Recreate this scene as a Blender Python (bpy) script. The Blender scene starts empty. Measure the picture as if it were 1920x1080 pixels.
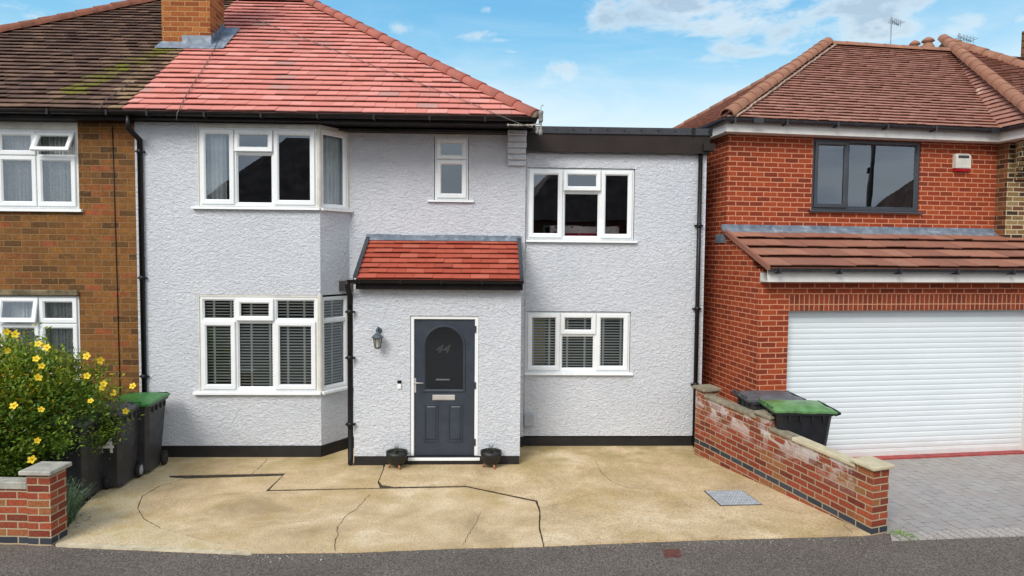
import bpy, bmesh, math, random
from mathutils import Vector, Matrix
R = math.radians
rnd = random.Random(7)
scene = bpy.context.scene
# ------------------------------------------------------------ camera
CAMH, FPX, PITCH, ROLL = 3.05, 1280.0, 2.95, 0.5
cam_d = bpy.data.cameras.new('camera'); cam = bpy.data.objects.new('camera', cam_d)
scene.collection.objects.link(cam); scene.camera = cam
cam_d.sensor_width = 36; cam_d.lens = 36*FPX/1920; cam_d.clip_end = 3000; cam_d.clip_start = .05
RM = Matrix.Rotation(R(90-PITCH), 4, 'X') @ Matrix.Rotation(R(ROLL), 4, 'Z')
cam.matrix_world = Matrix.Translation((0, 0, CAMH)) @ RM
# ------------------------------------------------------------ light
SUN_EL, SUN_AZ = 40.0, -152.0     # azimuth of the sun seen from above, degrees from +Y clockwise
sd = bpy.data.lights.new('sun', 'SUN'); sd.energy = 1.5; sd.angle = R(26); sd.color = (1, .955, .89)
so = bpy.data.objects.new('sun', sd); scene.collection.objects.link(so)
_s = Vector((math.sin(R(SUN_AZ))*math.cos(R(SUN_EL)), math.cos(R(SUN_AZ))*math.cos(R(SUN_EL)), math.sin(R(SUN_EL))))
so.rotation_euler = _s.to_track_quat('Z', 'Y').to_euler(); so.location = (0, -6, 12)
scene.view_settings.view_transform = 'Standard'; scene.view_settings.look = 'None'
scene.view_settings.exposure = 0.92; scene.view_settings.gamma = 1

# ------------------------------------------------------------ node helper
class NT:
    def __init__(s, tree): s.t = tree; s.n = tree.nodes; s.n.clear()
    def __call__(s, typ, ins=None, **props):
        nd = s.n.new(typ)
        for k, v in props.items(): setattr(nd, k, v)
        for k, v in (ins or {}).items(): s.set(nd.inputs[k], v)
        return nd
    def set(s, sock, v):
        if isinstance(v, bpy.types.NodeSocket): s.t.links.new(v, sock)
        elif isinstance(v, bpy.types.Node): s.t.links.new(v.outputs[0], sock)
        else:
            if isinstance(v, tuple) and len(v) == 3 and sock.type == 'RGBA': v = v+(1,)
            sock.default_value = v
    def ramp(s, fac, stops, interp='LINEAR'):
        nd = s.n.new('ShaderNodeValToRGB'); cr = nd.color_ramp; cr.interpolation = interp
        while len(cr.elements) < len(stops): cr.elements.new(.5)
        for e, (p, c) in zip(cr.elements, stops):
            e.position = p; e.color = (c, c, c, 1) if isinstance(c, (int, float)) else tuple(c)+(1,)
        s.set(nd.inputs[0], fac); return nd.outputs[0]
    def mix(s, fac, a, b, mode='MIX'):
        nd = s.n.new('ShaderNodeMix'); nd.data_type = 'RGBA'; nd.blend_type = mode
        s.set(nd.inputs[0], fac); s.set(nd.inputs[6], a); s.set(nd.inputs[7], b); return nd.outputs[2]
    def math(s, op, a, b=0.0, c=None):
        nd = s.n.new('ShaderNodeMath'); nd.operation = op; s.set(nd.inputs[0], a); s.set(nd.inputs[1], b)
        if c is not None: s.set(nd.inputs[2], c)
        return nd.outputs[0]
    def noise(s, vec, scale, detail=3, rough=.55, dist=0.0):
        nd = s('ShaderNodeTexNoise', {'Vector': vec, 'Scale': scale, 'Detail': detail, 'Roughness': rough, 'Distortion': dist}); return nd.outputs[0]
    def map(s, vec, scale=(1, 1, 1), loc=(0, 0, 0), rot=(0, 0, 0)):
        return s('ShaderNodeMapping', {'Vector': vec, 'Scale': scale, 'Location': loc, 'Rotation': rot}).outputs[0]
    def bump(s, h, strength=.5, dist=.01, normal=None):
        nd = s('ShaderNodeBump', {'Height': h, 'Strength': strength, 'Distance': dist})
        if normal is not None: s.set(nd.inputs['Normal'], normal)
        return nd.outputs[0]
def new_mat(name, build):
    m = bpy.data.materials.new(name); m.use_nodes = True; t = NT(m.node_tree)
    out = t('ShaderNodeOutputMaterial'); sh = build(t); t.set(out.inputs[0], sh); return m
def pbsdf(t, col, rough=.6, normal=None, metal=0.0, spec=.5, **kw):
    b = t('ShaderNodeBsdfPrincipled', {'Base Color': col, 'Roughness': rough, 'Metallic': metal, 'Specular IOR Level': spec})
    if normal is not None: t.set(b.inputs['Normal'], normal)
    for k, v in kw.items(): t.set(b.inputs[k.replace('_', ' ')], v)
    return b.outputs[0]
def uvn(t): return t('ShaderNodeUVMap').outputs[0]
def objc(t): return t('ShaderNodeTexCoord').outputs['Object']
def attr(t, name): 
    a = t('ShaderNodeAttribute'); a.attribute_name = name
    sp = t('ShaderNodeSeparateColor', {'Color': a.outputs['Color']}); return sp.outputs

# ------------------------------------------------------------ world
world = bpy.data.worlds.new('World'); scene.world = world; world.use_nodes = True
t = NT(world.node_tree)
sky = t('ShaderNodeTexSky', sky_type='NISHITA', sun_disc=False, sun_elevation=R(SUN_EL), sun_rotation=R(SUN_AZ), air_density=1.0, dust_density=.4, ozone_density=3.0)
d = t('ShaderNodeTexCoord').outputs['Generated']
sx = t('ShaderNodeSeparateXYZ', {'Vector': d})
h = t.math('MAXIMUM', sx.outputs[2], 0.0)
den = t.math('ADD', h, .16)
cx = t.math('DIVIDE', sx.outputs[0], den); cy = t.math('DIVIDE', sx.outputs[1], den)
cv = t('ShaderNodeCombineXYZ', {0: cx, 1: cy, 2: 0.0}).outputs[0]
def blob(px, py, sxy, sz):      # soft patch of cloud around a direction of the sky
    v = Matrix.Rotation(R(90-PITCH), 3, 'X') @ Matrix.Rotation(R(ROLL), 3, 'Z') @ Vector(((px-960)/FPX, -(py-540)/FPX, -1)); v.normalize()
    q = t('ShaderNodeVectorMath', {0: d, 1: tuple(v)}, operation='SUBTRACT'); q = t('ShaderNodeVectorMath', {0: q.outputs[0], 1: (1/sxy, 1/sxy, 1/sz)}, operation='MULTIPLY')
    ln = t('ShaderNodeVectorMath', {0: q.outputs[0]}, operation='LENGTH').outputs['Value']
    return t.ramp(ln, [(0.0, 1.0), (.55, .62), (1.0, 0.0)])
n1 = t.noise(t.map(d, (1, 1, 2.6), (3.1, 1.7, .35)), 7.5, 8, .58, .35)
b_ = t.math('MULTIPLY', blob(1440, 18, .27, .085), 1.0)
for a4, k in (((1225, 20), (.15, .06)), ((1640, 45), (.07, .035)), ((1005, 6), (.05, .022)), ((917, 16), (.022, .010)), ((1830, 40), (.05, .028)), ((1905, 20), (.06, .03)), ((890, 66), (.06, .014)), ((745, 52), (.04, .014)), ((1100, -160), (.5, .10))):
    b_ = t.math('MAXIMUM', b_, t.math('MULTIPLY', blob(*a4, *k), .92))
back = t.ramp(t.math('MULTIPLY_ADD', sx.outputs[1], -.5, .5), [(.40, 0.0), (.62, 1.0)])       # unseen cloud added behind the viewer to light the house fronts softly
nb = t.noise(t.map(cv, (.8, .8, 1), (3.7, 1.9, 0)), 1.0, 6, .58, .25)
dens = t.math('ADD', t.math('SUBTRACT', t.math('MULTIPLY_ADD', n1, 1.5, -.25), .69), t.math('MULTIPLY', b_, .39))
cmask = t.ramp(dens, [(-.0, 0.0), (.05, .15), (.14, .55), (.32, 1.0)])
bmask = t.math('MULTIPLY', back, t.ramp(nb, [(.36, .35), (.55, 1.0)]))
veil = t.ramp(t.noise(t.map(d, (1, 1, 5), (1.3, 4.1, 0)), 3.0, 7, .62, .5), [(.40, 0.0), (.72, .65)])
veil = t.math('MULTIPLY', veil, t.ramp(h, [(.10, 1.0), (.24, .75), (.34, .12)]))
blue = t.ramp(h, [(.03, (.74, .81, .82)), (.18, (.62, .76, .80)), (.225, (.42, .65, .78)), (.275, (.21, .51, .73)), (.36, (.115, .39, .67)), (.6, (.06, .26, .55)), (1.0, (.04, .18, .42))])
blue10 = t.mix(1.0, blue, (6.5, 6.5, 6.5), 'MULTIPLY')
tint = t.mix(.88, sky.outputs[0], blue10)
c2 = t.mix(veil, tint, (4.9, 5.3, 5.4))
n2 = t.noise(t.map(d, (1, 1, 3), (3.1, 1.7, .395)), 7.5, 8, .58, .35)
lit = t.ramp(t.math('SUBTRACT', n2, n1), [(.0, 0.0), (.12, 1.0)])
shade = t.mix(t.ramp(dens, [(.06, 0.0), (.26, .9)]), (5.3, 5.35, 5.2), t.mix(lit, (2.2, 3.0, 3.8), (4.0, 4.5, 4.9)))
c3 = t.mix(cmask, c2, shade)
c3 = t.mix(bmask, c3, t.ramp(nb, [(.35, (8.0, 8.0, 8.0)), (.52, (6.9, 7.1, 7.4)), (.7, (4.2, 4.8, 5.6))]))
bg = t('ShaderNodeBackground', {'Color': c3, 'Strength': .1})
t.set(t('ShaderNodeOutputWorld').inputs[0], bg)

# ------------------------------------------------------------ materials
def m_render(t):
    uv = uvn(t)
    a = t.noise(t.map(uv, (15, 24, 1), (0, 0, 0), (0, 0, .25)), 1.0, 4, .68, 1.1)
    b = t.noise(t.map(uv, (48, 60, 1)), 1.0, 3, .6, .5)
    vo = t('ShaderNodeTexVoronoi', {'Vector': t.map(uv, (24, 32, 1)), 'Scale': 1.0}, feature='SMOOTH_F1').outputs[0]
    h = t.math('ADD', t.math('MULTIPLY', a, 1.5), t.math('ADD', t.math('MULTIPLY', b, .5), t.math('MULTIPLY', vo, .35)))
    big = t.noise(uv, .9, 4, .6)
    col = t.mix(t.ramp(big, [(.3, 0.0), (.7, 1.0)]), (.585, .612, .655), (.66, .678, .712))
    col = t.mix(t.ramp(t.noise(t.map(uv, (2.2, .6, 1)), 1.0, 5, .7), [(.60, 0.0), (.8, .22)]), col, (.56, .53, .48))
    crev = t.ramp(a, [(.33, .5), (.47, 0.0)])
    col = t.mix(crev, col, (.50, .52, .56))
    return pbsdf(t, col, .85, t.bump(h, .8, .031), spec=.25)
def mk_brick(name, stops, mortar, bw=.24, bh=.0815, ms=.009, offs=(0, 0, 0), rot=0.0, bumpd=.006, dirt=None, efflo=False, squash=1.0, offset=.5, mvar=.25, blue=False, rough=.85, mott=False):
    def f(t):
        uv = uvn(t)
        wob = t('ShaderNodeTexNoise', {'Vector': uv, 'Scale': 9.0, 'Detail': 2.0}).outputs[1]
        wv = t('ShaderNodeVectorMath', {0: wob, 1: (.5, .5, .5)}, operation='SUBTRACT')
        ws = t('ShaderNodeVectorMath', {0: wv.outputs[0], 'Scale': .010}, operation='SCALE')
        u2 = t('ShaderNodeVectorMath', {0: uv, 1: ws.outputs[0]}, operation='ADD').outputs[0]
        u2 = t.map(u2, (1, 1, 1), offs, (0, 0, rot))
        br = t('ShaderNodeTexBrick', {'Vector': u2, 'Color1': (0, 0, 0), 'Color2': (1, 1, 1), 'Mortar': (.5, .5, .5), 'Scale': 1.0, 'Mortar Size': ms, 'Mortar Smooth': .35, 'Bias': 0.0, 'Brick Width': bw, 'Row Height': bh}, offset=offset, squash=squash)
        per = br.outputs[0]; fac = br.outputs[1]
        n1 = t.noise(uv, 38, 4, .65); n2 = t.noise(uv, 3.0, 3, .6)
        k = t.math('ADD', per, t.math('MULTIPLY', t.math('SUBTRACT', n1, .5), .22))
        col = t.ramp(k, stops)
        col = t.mix(t.math('MULTIPLY', t.ramp(n1, [(.35, 1.0), (.6, 0.0)]), .45), col, (.04, .02, .012))
        if mott:
            n3 = t.noise(uv, 13, 4, .7); col = t.mix(t.ramp(n3, [(.42, 0.0), (.62, .6)]), col, (.12, .06, .022)); col = t.mix(t.ramp(t.noise(uv, 21, 3, .6), [(.55, 0.0), (.72, .45)]), col, (.36, .17, .045))
            col = t.mix(t.ramp(t.noise(uv, .9, 4, .65), [(.50, 0.0), (.72, .55)]), col, (.07, .035, .014))
        if dirt: col = t.mix(t.ramp(n2, [(.45, 0.0), (.8, dirt[0])]), col, dirt[1])
        mc = t.mix(t.math('MULTIPLY', n1, mvar), mortar, (.08, .06, .045))
        if blue:
            sp = t('ShaderNodeSeparateXYZ', {'Vector': uv})
            inb = t.math('MULTIPLY', t.math('GREATER_THAN', sp.outputs[1], blue[0]), t.math('LESS_THAN', sp.outputs[1], blue[1]))
            col = t.mix(inb, col, t.mix(per, (.030, .035, .045), (.06, .065, .08)))
        col = t.mix(fac, col, mc)
        if efflo:
            sp = t('ShaderNodeSeparateXYZ', {'Vector': uv})
            band = t.ramp(sp.outputs[1], [(.30, 0.0), (.48, .5), (.60, 1.0), (.80, .85)])
            e = t.ramp(t.noise(t.map(uv, (1, 1.4, 1)), 3.2, 5, .68, .5), [(.47, 0.0), (.56, 1.0)])
            e = t.math('MULTIPLY', t.math('MULTIPLY', e, band), t.ramp(t.math('ADD', t.math('MULTIPLY', per, .6), t.math('MULTIPLY', n1, .8)), [(.35, .05), (.7, .85)]))
            col = t.mix(e, col, (.55, .50, .47))
            g = t.math('MULTIPLY', t.ramp(t.noise(uv, 1.7, 4, .6), [(.5, 0.0), (.7, .6)]), band)
            col = t.mix(g, col, (.16, .12, .06))
        hh = t.math('ADD', t.math('MULTIPLY', fac, -1.0), t.math('MULTIPLY', n1, .35))
        return pbsdf(t, col, rough, t.bump(hh, .8, bumpd), spec=.25)
    return new_mat(name, f)
def m_plain(name, col, rough=.5, var=.12, scale=6, bump=0.0, metal=0.0, spec=.5, bscale=60, dark=None, coat=0.0):
    def f(t):
        v = objc(t); n = t.noise(v, scale, 4, .6)
        c2 = dark or tuple(x*(1-var*2.2) for x in col)
        c = t.mix(t.ramp(n, [(.35, 0.0), (.7, 1.0)]), c2, col)
        nb = t.bump(t.noise(v, bscale, 3, .6), bump, .004) if bump else None
        r = t.ramp(t.noise(v, scale*1.7, 3), [(.3, max(0, rough-.08)), (.7, min(1, rough+.08))])
        return pbsdf(t, c, r, nb, metal, spec, Coat_Weight=coat)
    return new_mat(name, f)
def m_tiles(name, stops, speck=(.1, .07, .05), moss=(.16, .17, .02), pale=(.5, .42, .3), sp_amt=.35, rough=.8, stain=.5):
    def f(t):
        a = attr(t, 'tint'); v = objc(t)
        n = t.noise(v, 26, 5, .7); n2 = t.noise(v, 2.2, 4, .6)
        c = t.ramp(t.math('ADD', a[0], t.math('MULTIPLY', t.math('SUBTRACT', n, .5), .25)), stops)
        c = t.mix(t.math('MULTIPLY', t.ramp(n, [(.45, 0.0), (.65, 1.0)]), sp_amt), c, speck)
        c = t.mix(t.math('MULTIPLY', t.ramp(n2, [(.45, 0.0), (.75, 1.0)]), stain), c, speck)
        c = t.mix(t.math('MULTIPLY', a[2], t.ramp(n, [(.4, .3), (.6, 1.0)])), c, pale)
        c = t.mix(t.ramp(t.math('ADD', a[1], t.math('MULTIPLY', t.math('SUBTRACT', t.noise(v, 17, 5, .75), .5), 2.2)), [(.50, 0.0), (.66, 1.0)]), c, t.mix(n, (.05, .055, .01), moss))
        return pbsdf(t, c, rough, t.bump(n, .5, .004), spec=.3)
    return new_mat(name, f)
def m_glass(t):
    fr = t('ShaderNodeFresnel', {'IOR': 1.55}).outputs[0]
    fac = t.math('MINIMUM', t.math('MULTIPLY_ADD', fr, 2.7, .02), 1.0)
    tr = t('ShaderNodeBsdfTransparent', {'Color': (.95, .97, .96)}); gl = t('ShaderNodeBsdfGlossy', {'Color': (.80, .90, 1.0), 'Roughness': .0})
    wav = t.bump(t.noise(objc(t), 1.3, 1, .5), .05, .05); t.set(gl.inputs['Normal'], wav)
    return t('ShaderNodeMixShader', {0: fac, 1: tr.outputs[0], 2: gl.outputs[0]}).outputs[0]
def m_net(t):
    v = uvn(t)
    n = t.ramp(t.math('ADD', t.math('MULTIPLY', t.noise(t.map(v, (55, 30, 1)), 1.0, 3, .7), .35), t.math('MULTIPLY', t.noise(t.map(v, (11, .5, 1)), 1.0, 2, .6), .65)), [(.38, .22), (.60, .88)])
    tr = t('ShaderNodeBsdfTransparent'); df = t('ShaderNodeBsdfDiffuse', {'Color': (.72, .74, .72)})
    return t('ShaderNodeMixShader', {0: n, 1: tr.outputs[0], 2: df.outputs[0]}).outputs[0]
def m_concrete(t, pale=False):
    v = objc(t)
    big = t.noise(v, 1.15, 6, .66, .6); mid = t.noise(v, 4.5, 5, .65); fine = t.noise(v, 48, 4, .8); spk = t.noise(v, 120, 2, .6)
    c = t.ramp(big, [(.30, (.36, .26, .14)), (.43, (.55, .40, .225)), (.55, (.66, .495, .295)), (.66, (.76, .615, .41))])
    if pale: c = t.mix(.82, c, t.ramp(mid, [(.35, (.52, .39, .18)), (.6, (.74, .63, .42))]))
    c = t.mix(t.ramp(mid, [(.42, 0.0), (.75, .40)]), c, (.36, .27, .145))
    c = t.mix(t.ramp(t.noise(t.map(v, (1, 2.4, 1), (2, 7, 0)), 2.1, 6, .72, .4), [(.52, 0.0), (.68, .25)]), c, (.32, .24, .14))
    yel = t.ramp(t.noise(t.map(v, (1, 1, 1), (5, 3, 0)), 1.1, 4, .6), [(.50, 0.0), (.68, .55)])
    c = t.mix(yel, c, (.38, .26, .07))
    c = t.mix(t.ramp(fine, [(.36, .75), (.52, 0.0)]), c, (.22, .16, .09))
    c = t.mix(t.ramp(spk, [(.56, 0.0), (.70, .7)]), c, (.78, .70, .54))
    sy = t('ShaderNodeSeparateXYZ', {'Vector': v})
    damp = t.math('MULTIPLY', t.ramp(t.math('DIVIDE', sy.outputs[1], 12.0), [(.72, 0.0), (.86, 1.0)]), t.ramp(t.noise(v, 1.6, 4, .6), [(.38, 0.0), (.62, .75)]))
    c = t.mix(damp, c, (.27, .215, .075))
    return pbsdf(t, c, .9, t.bump(t.math('ADD', t.math('MULTIPLY', fine, .6), t.math('MULTIPLY', mid, 1.2)), .7, .006), spec=.2)
def m_asphalt(t):
    v = objc(t)
    fine = t.noise(v, 170, 3, .8); big = t.noise(v, 1.3, 4, .6); vo = t('ShaderNodeTexVoronoi', {'Vector': v, 'Scale': 105.0})
    sep = t('ShaderNodeSeparateColor', {'Color': vo.outputs[1]})
    c = t.ramp(t.math('ADD', t.math('MULTIPLY', sep.outputs[0], .6), t.math('MULTIPLY', fine, .4)), [(.2, (.060, .050, .042)), (.52, (.150, .126, .107)), (.78, (.25, .215, .18)), (.95, (.50, .45, .38))])
    c = t.mix(t.ramp(big, [(.35, .30), (.65, 0.0)]), c, (.06, .05, .042))
    c = t.mix(t.ramp(t.noise(v, 5, 4, .7), [(.6, 0.0), (.8, .3)]), c, (.19, .165, .14))
    return pbsdf(t, c, .9, t.bump(t.math('ADD', fine, t.math('MULTIPLY', vo.outputs[0], .8)), .8, .006), spec=.25)
def m_leaf(name, a, b, c, yel=None):
    def f(t):
        at = attr(t, 'tint')
        col = t.ramp(at[0], [(0, a), (.5, b), (1, c)])
        if yel: col = t.mix(at[1], col, yel)
        p = pbsdf(t, col, .45, None, spec=.35)
        tl = t('ShaderNodeBsdfTranslucent', {'Color': t.mix(1.0, col, (1.1, 1.3, .5), 'MULTIPLY')})
        return t('ShaderNodeMixShader', {0: .22, 1: p, 2: tl.outputs[0]}).outputs[0]
    return new_mat(name, f)
def m_lead(t):
    v = objc(t); n = t.noise(v, 7, 5, .65, .5); n2 = t.noise(v, 30, 4, .7)
    c = t.ramp(n, [(.3, (.10, .13, .17)), (.55, (.19, .23, .28)), (.75, (.42, .46, .50))])
    return pbsdf(t, c, .5, t.bump(n2, .5, .006), metal=.15)
def m_shutter(t):
    v = uvn(t)
    c = t.mix(t.ramp(t.noise(t.map(v, (.5, 2.5, 1)), 1.5, 5, .65), [(.35, 0.0), (.75, 1.0)]), (.61, .665, .685), (.69, .74, .755))
    sy = t('ShaderNodeSeparateXYZ', {'Vector': v})
    dirt = t.math('MULTIPLY', t.ramp(sy.outputs[1], [(.0, .85), (.30, .15), (1, .0)]), t.ramp(t.noise(t.map(v, (1, 3, 1)), 2.5, 5, .7), [(.3, .3), (.7, 1.0)]))
    c = t.mix(dirt, c, (.52, .43, .38))
    return pbsdf(t, c, .38, None, spec=.5)
def m_paving(t):
    uv = uvn(t); u2 = t.map(uv, (1, 1, 1), (.03, 0, 0), (0, 0, R(90)))
    br = t('ShaderNodeTexBrick', {'Vector': u2, 'Color1': (0, 0, 0), 'Color2': (1, 1, 1), 'Scale': 1.0, 'Mortar Size': .004, 'Mortar Smooth': .3, 'Brick Width': .21, 'Row Height': .15})
    n = t.noise(uv, 40, 5, .7); b = t.noise(uv, 1.3, 4, .6)
    c = t.ramp(t.math('ADD', t.math('MULTIPLY', br.outputs[0], .25), t.math('MULTIPLY', n, .75)), [(.2, (.27, .255, .24)), (.5, (.33, .31, .295)), (.85, (.39, .37, .35))])
    c = t.mix(t.ramp(b, [(.4, 0.0), (.7, .5)]), c, (.30, .25, .21))
    crack = t.ramp(t.noise(t.map(uv, (1.1, 2.3, 1)), 2.4, 2, .5), [(.42, .08), (.60, 1.0)])
    c = t.mix(t.math('MULTIPLY', br.outputs[1], crack), c, (.06, .05, .04))
    return pbsdf(t, c, .75, t.bump(t.math('ADD', t.math('MULTIPLY', br.outputs[1], -1.0), t.math('MULTIPLY', n, .5)), .6, .006), spec=.3)
def m_floral(t):
    v = objc(t); vo = t('ShaderNodeTexVoronoi', {'Vector': v, 'Scale': 11.0}).outputs[0]
    c = t.ramp(vo, [(.0, (.45, .02, .06)), (.25, (.5, .08, .12)), (.33, (.75, .70, .70)), (1, (.78, .75, .74))])
    return pbsdf(t, c, .8)
MT = {}
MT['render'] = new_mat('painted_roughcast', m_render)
MT['brick_left'] = mk_brick('mottled_brown_brick', [(0, (.06, .030, .012)), (.15, (.13, .060, .018)), (.35, (.25, .108, .026)), (.6, (.29, .120, .026)), (.80, (.23, .085, .020)), (.88, (.28, .09, .026)), (1, (.37, .09, .032))], (.30, .17, .07), .252, .0905, .007, dirt=(.55, (.09, .045, .014)), mvar=.6, mott=True)
MT['brick_red'] = mk_brick('red_brick', [(0, (.19, .030, .013)), (.3, (.27, .040, .014)), (.7, (.33, .052, .016)), (1, (.38, .070, .022))], (.56, .25, .14), .234, .078, .009, mvar=.12, bumpd=.005)
MT['brick_soldier'] = mk_brick('red_brick_on_end', [(0, (.16, .030, .014)), (1, (.30, .055, .020))], (.48, .24, .14), .234, .078, .009, offs=(0, .005, 0), rot=R(90), offset=0.0, mvar=.12)
MT['brick_wall'] = mk_brick('garden_wall_brick', [(0, (.15, .026, .016)), (.35, (.26, .045, .024)), (.75, (.34, .07, .034)), (.9, (.28, .10, .04)), (1, (.36, .15, .06))], (.40, .30, .19), .234, .0785, .009, efflo=True, blue=(.0, .0785), dirt=(.35, (.17, .09, .045)))
MT['brick_pier'] = mk_brick('pier_brick', [(0, (.17, .030, .018)), (.35, (.30, .055, .026)), (.8, (.40, .085, .036)), (1, (.28, .15, .05))], (.42, .34, .22), .236, .0785, .009, blue=(.0, .0785), dirt=(.3, (.20, .12, .06)), offs=(.01, 0, 0))
MT['brick_chimney'] = mk_brick('orange_chimney_brick', [(0, (.22, .055, .015)), (.5, (.34, .10, .025)), (1, (.42, .16, .04))], (.42, .25, .10), .24, .084, .008)
MT['brick_yellow'] = mk_brick('yellow_and_black_brick', [(0, (.025, .02, .016)), (.22, (.045, .03, .02)), (.3, (.14, .05, .025)), (.55, (.20, .12, .045)), (.8, (.26, .17, .07)), (1, (.30, .22, .10))], (.55, .46, .30), .225, .078, .010)
MT['brick_side'] = mk_brick('brown_corner_brick', [(0, (.05, .022, .014)), (.4, (.14, .05, .02)), (.75, (.22, .10, .035)), (1, (.32, .06, .02))], (.30, .19, .11), .225, .078, .009)
MT['upvc'] = m_plain('white_upvc', (.80, .82, .82), .28, .03, 3)
MT['upvc_old'] = m_plain('cream_board', (.70, .68, .60), .5, .12, 5)
MT['white_paint'] = m_plain('white_fascia_paint', (.74, .72, .68), .45, .10, 2.2)
MT['black_paint'] = m_plain('black_plinth_paint', (.013, .011, .012), .55, .3, 4, bump=.6, bscale=25)
MT['black_board'] = m_plain('dark_stained_board', (.014, .009, .008), .6, .3, 3, bump=.3, bscale=30, spec=.2)
MT['brown_board'] = m_plain('dark_brown_fascia', (.026, .016, .013), .5, .2, 2.5, spec=.3)
MT['black_pvc'] = m_plain('black_gutter_plastic', (.010, .009, .009), .42, .25, 6, spec=.3)
MT['grey_pvc'] = m_plain('dark_grey_plastic', (.035, .037, .045), .3, .2, 6)
MT['anthracite'] = m_plain('anthracite_frame', (.038, .044, .055), .35, .1, 4)
MT['door_grey'] = m_plain('dark_grey_door_skin', (.034, .044, .062), .40, .1, 5, bump=.5, bscale=45)
MT['bin_grey'] = m_plain('dark_grey_bin_plastic', (.042, .043, .048), .48, .25, 5, bump=.25, bscale=90)
MT['bin_black'] = m_plain('black_bin_plastic', (.012, .013, .018), .42, .25, 5, bump=.3, bscale=90)
MT['lid_green'] = m_plain('green_lid_plastic', (.045, .24, .045), .40, .15, 6, bump=.2)
MT['lid_pale_green'] = m_plain('faded_green_lid_plastic', (.15, .34, .12), .38, .25, 5, bump=.4, bscale=12)
MT['lid_grey'] = m_plain('grey_lid_plastic', (.12, .125, .14), .5, .2, 6, bump=.3, bscale=14)
MT['rubber'] = m_plain('black_rubber', (.012, .012, .012), .75, .2, 8)
MT['hub_white'] = m_plain('pale_hub', (.5, .5, .5), .5, .2, 9)
MT['hub_dark'] = m_plain('dark_hub', (.04, .04, .04), .5, .2, 9)
MT['steel'] = m_plain('brushed_steel', (.60, .58, .55), .45, .05, 3, metal=.5)
MT['galv'] = m_plain('galvanised_steel', (.36, .39, .42), .55, .12, 9, metal=.0)
MT['meter_pale'] = m_plain('worn_steel_ribs', (.66, .68, .70), .5, .1, 9)
MT['rust'] = m_plain('rusty_cover', (.20, .065, .045), .7, .3, 20, bump=.5)
MT['lead'] = new_mat('lead_sheet', m_lead)
MT['glass'] = new_mat('window_glass', m_glass)
MT['net'] = new_mat('net_curtain', m_net)
MT['curtain'] = m_plain('pale_curtain', (.80, .83, .82), .9, .1, 3)
MT['blind'] = m_plain('white_blind_slats', (.88, .90, .82), .5, .05, 3)
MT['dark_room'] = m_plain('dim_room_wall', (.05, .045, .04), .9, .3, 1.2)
MT['floorboard'] = m_plain('dim_floor', (.08, .05, .035), .6, .3, 2)
MT['mustard'] = m_plain('mustard_wall_panel', (.85, .60, .06), .8, .1, 2)
MT['crimson'] = m_plain('crimson_bedding', (.62, .02, .05), .85, .2, 6)
MT['floral'] = new_mat('white_and_red_print', m_floral)
MT['concrete'] = new_mat('buff_concrete', m_concrete)
MT['concrete_pale'] = m_plain('pale_kerb_concrete', (.68, .58, .40), .9, .2, 6, bump=.5)
MT['concrete_yellow'] = new_mat('pale_yellowed_concrete', lambda t: m_concrete(t, True))
MT['asphalt'] = new_mat('asphalt', m_asphalt)
MT['gap'] = m_plain('dark_joint_dirt', (.075, .056, .030), .95, .4, 12)
MT['red_floor'] = m_plain('red_floor_paint', (.40, .045, .04), .5, .2, 6, bump=.2)
MT['paving'] = new_mat('grey_block_paving', m_paving)
MT['soil'] = m_plain('dark_soil', (.045, .026, .016), .95, .4, 14, bump=.9, bscale=40)
MT['coping'] = m_plain('old_stone_coping', (.30, .26, .18), .9, .2, 9, bump=.35, bscale=50)
MT['coping_new'] = m_plain('new_sandstone_coping', (.60, .52, .34), .85, .12, 7, bump=.4, bscale=50)
MT['coping_grey'] = m_plain('pale_concrete_coping', (.46, .44, .37), .9, .18, 9, bump=.6, bscale=50)
MT['stone'] = m_plain('stained_stone_lintel', (.26, .20, .11), .9, .3, 7, bump=.7, bscale=35)
MT['tile_red'] = m_tiles('new_red_roof_tiles', [(0, (.46, .25, .21)), (.16, (.54, .22, .18)), (.4, (.59, .21, .165)), (.75, (.64, .245, .195)), (1, (.67, .30, .25))], (.46, .24, .20), sp_amt=.12, stain=.12)
MT['ridge_red'] = m_plain('red_hip_tiles', (.40, .11, .075), .7, .15, 5, bump=.3, dark=(.30, .095, .065))
MT['tile_porch'] = m_tiles('bright_red_porch_tiles', [(0, (.30, .07, .042)), (.25, (.38, .070, .040)), (.6, (.43, .095, .056)), (1, (.47, .125, .08))], (.18, .04, .025), sp_amt=.15, stain=.2)
MT['tile_dark'] = m_tiles('weathered_brown_tiles', [(0, (.09, .050, .037)), (.4, (.145, .082, .058)), (.75, (.19, .11, .073)), (1, (.28, .18, .11))], (.09, .062, .045), moss=(.26, .24, .02), pale=(.36, .25, .13), stain=.4)
MT['tile_brown'] = m_tiles('red_brown_plain_tiles', [(0, (.30, .14, .10)), (.4, (.38, .18, .13)), (.75, (.42, .21, .155)), (1, (.52, .33, .26))], (.27, .145, .105), pale=(.62, .46, .36), stain=.3)
MT['tile_mono'] = m_tiles('flat_concrete_tiles', [(0, (.26, .105, .07)), (.5, (.31, .125, .08)), (1, (.37, .17, .11))], (.19, .11, .08), sp_amt=.4, stain=.5)
MT['ridge_tc'] = m_plain('terracotta_hip_tiles', (.33, .155, .095), .8, .2, 5, bump=.5, dark=(.24, .11, .065))
MT['ridge_old'] = m_plain('old_terracotta_ridge', (.27, .09, .05), .85, .25, 5, bump=.5)
MT['mortar'] = m_plain('mortar_bedding', (.52, .36, .27), .95, .25, 12, bump=.8, bscale=30)
MT['shutter'] = new_mat('white_shutter_slats', m_shutter)
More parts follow.
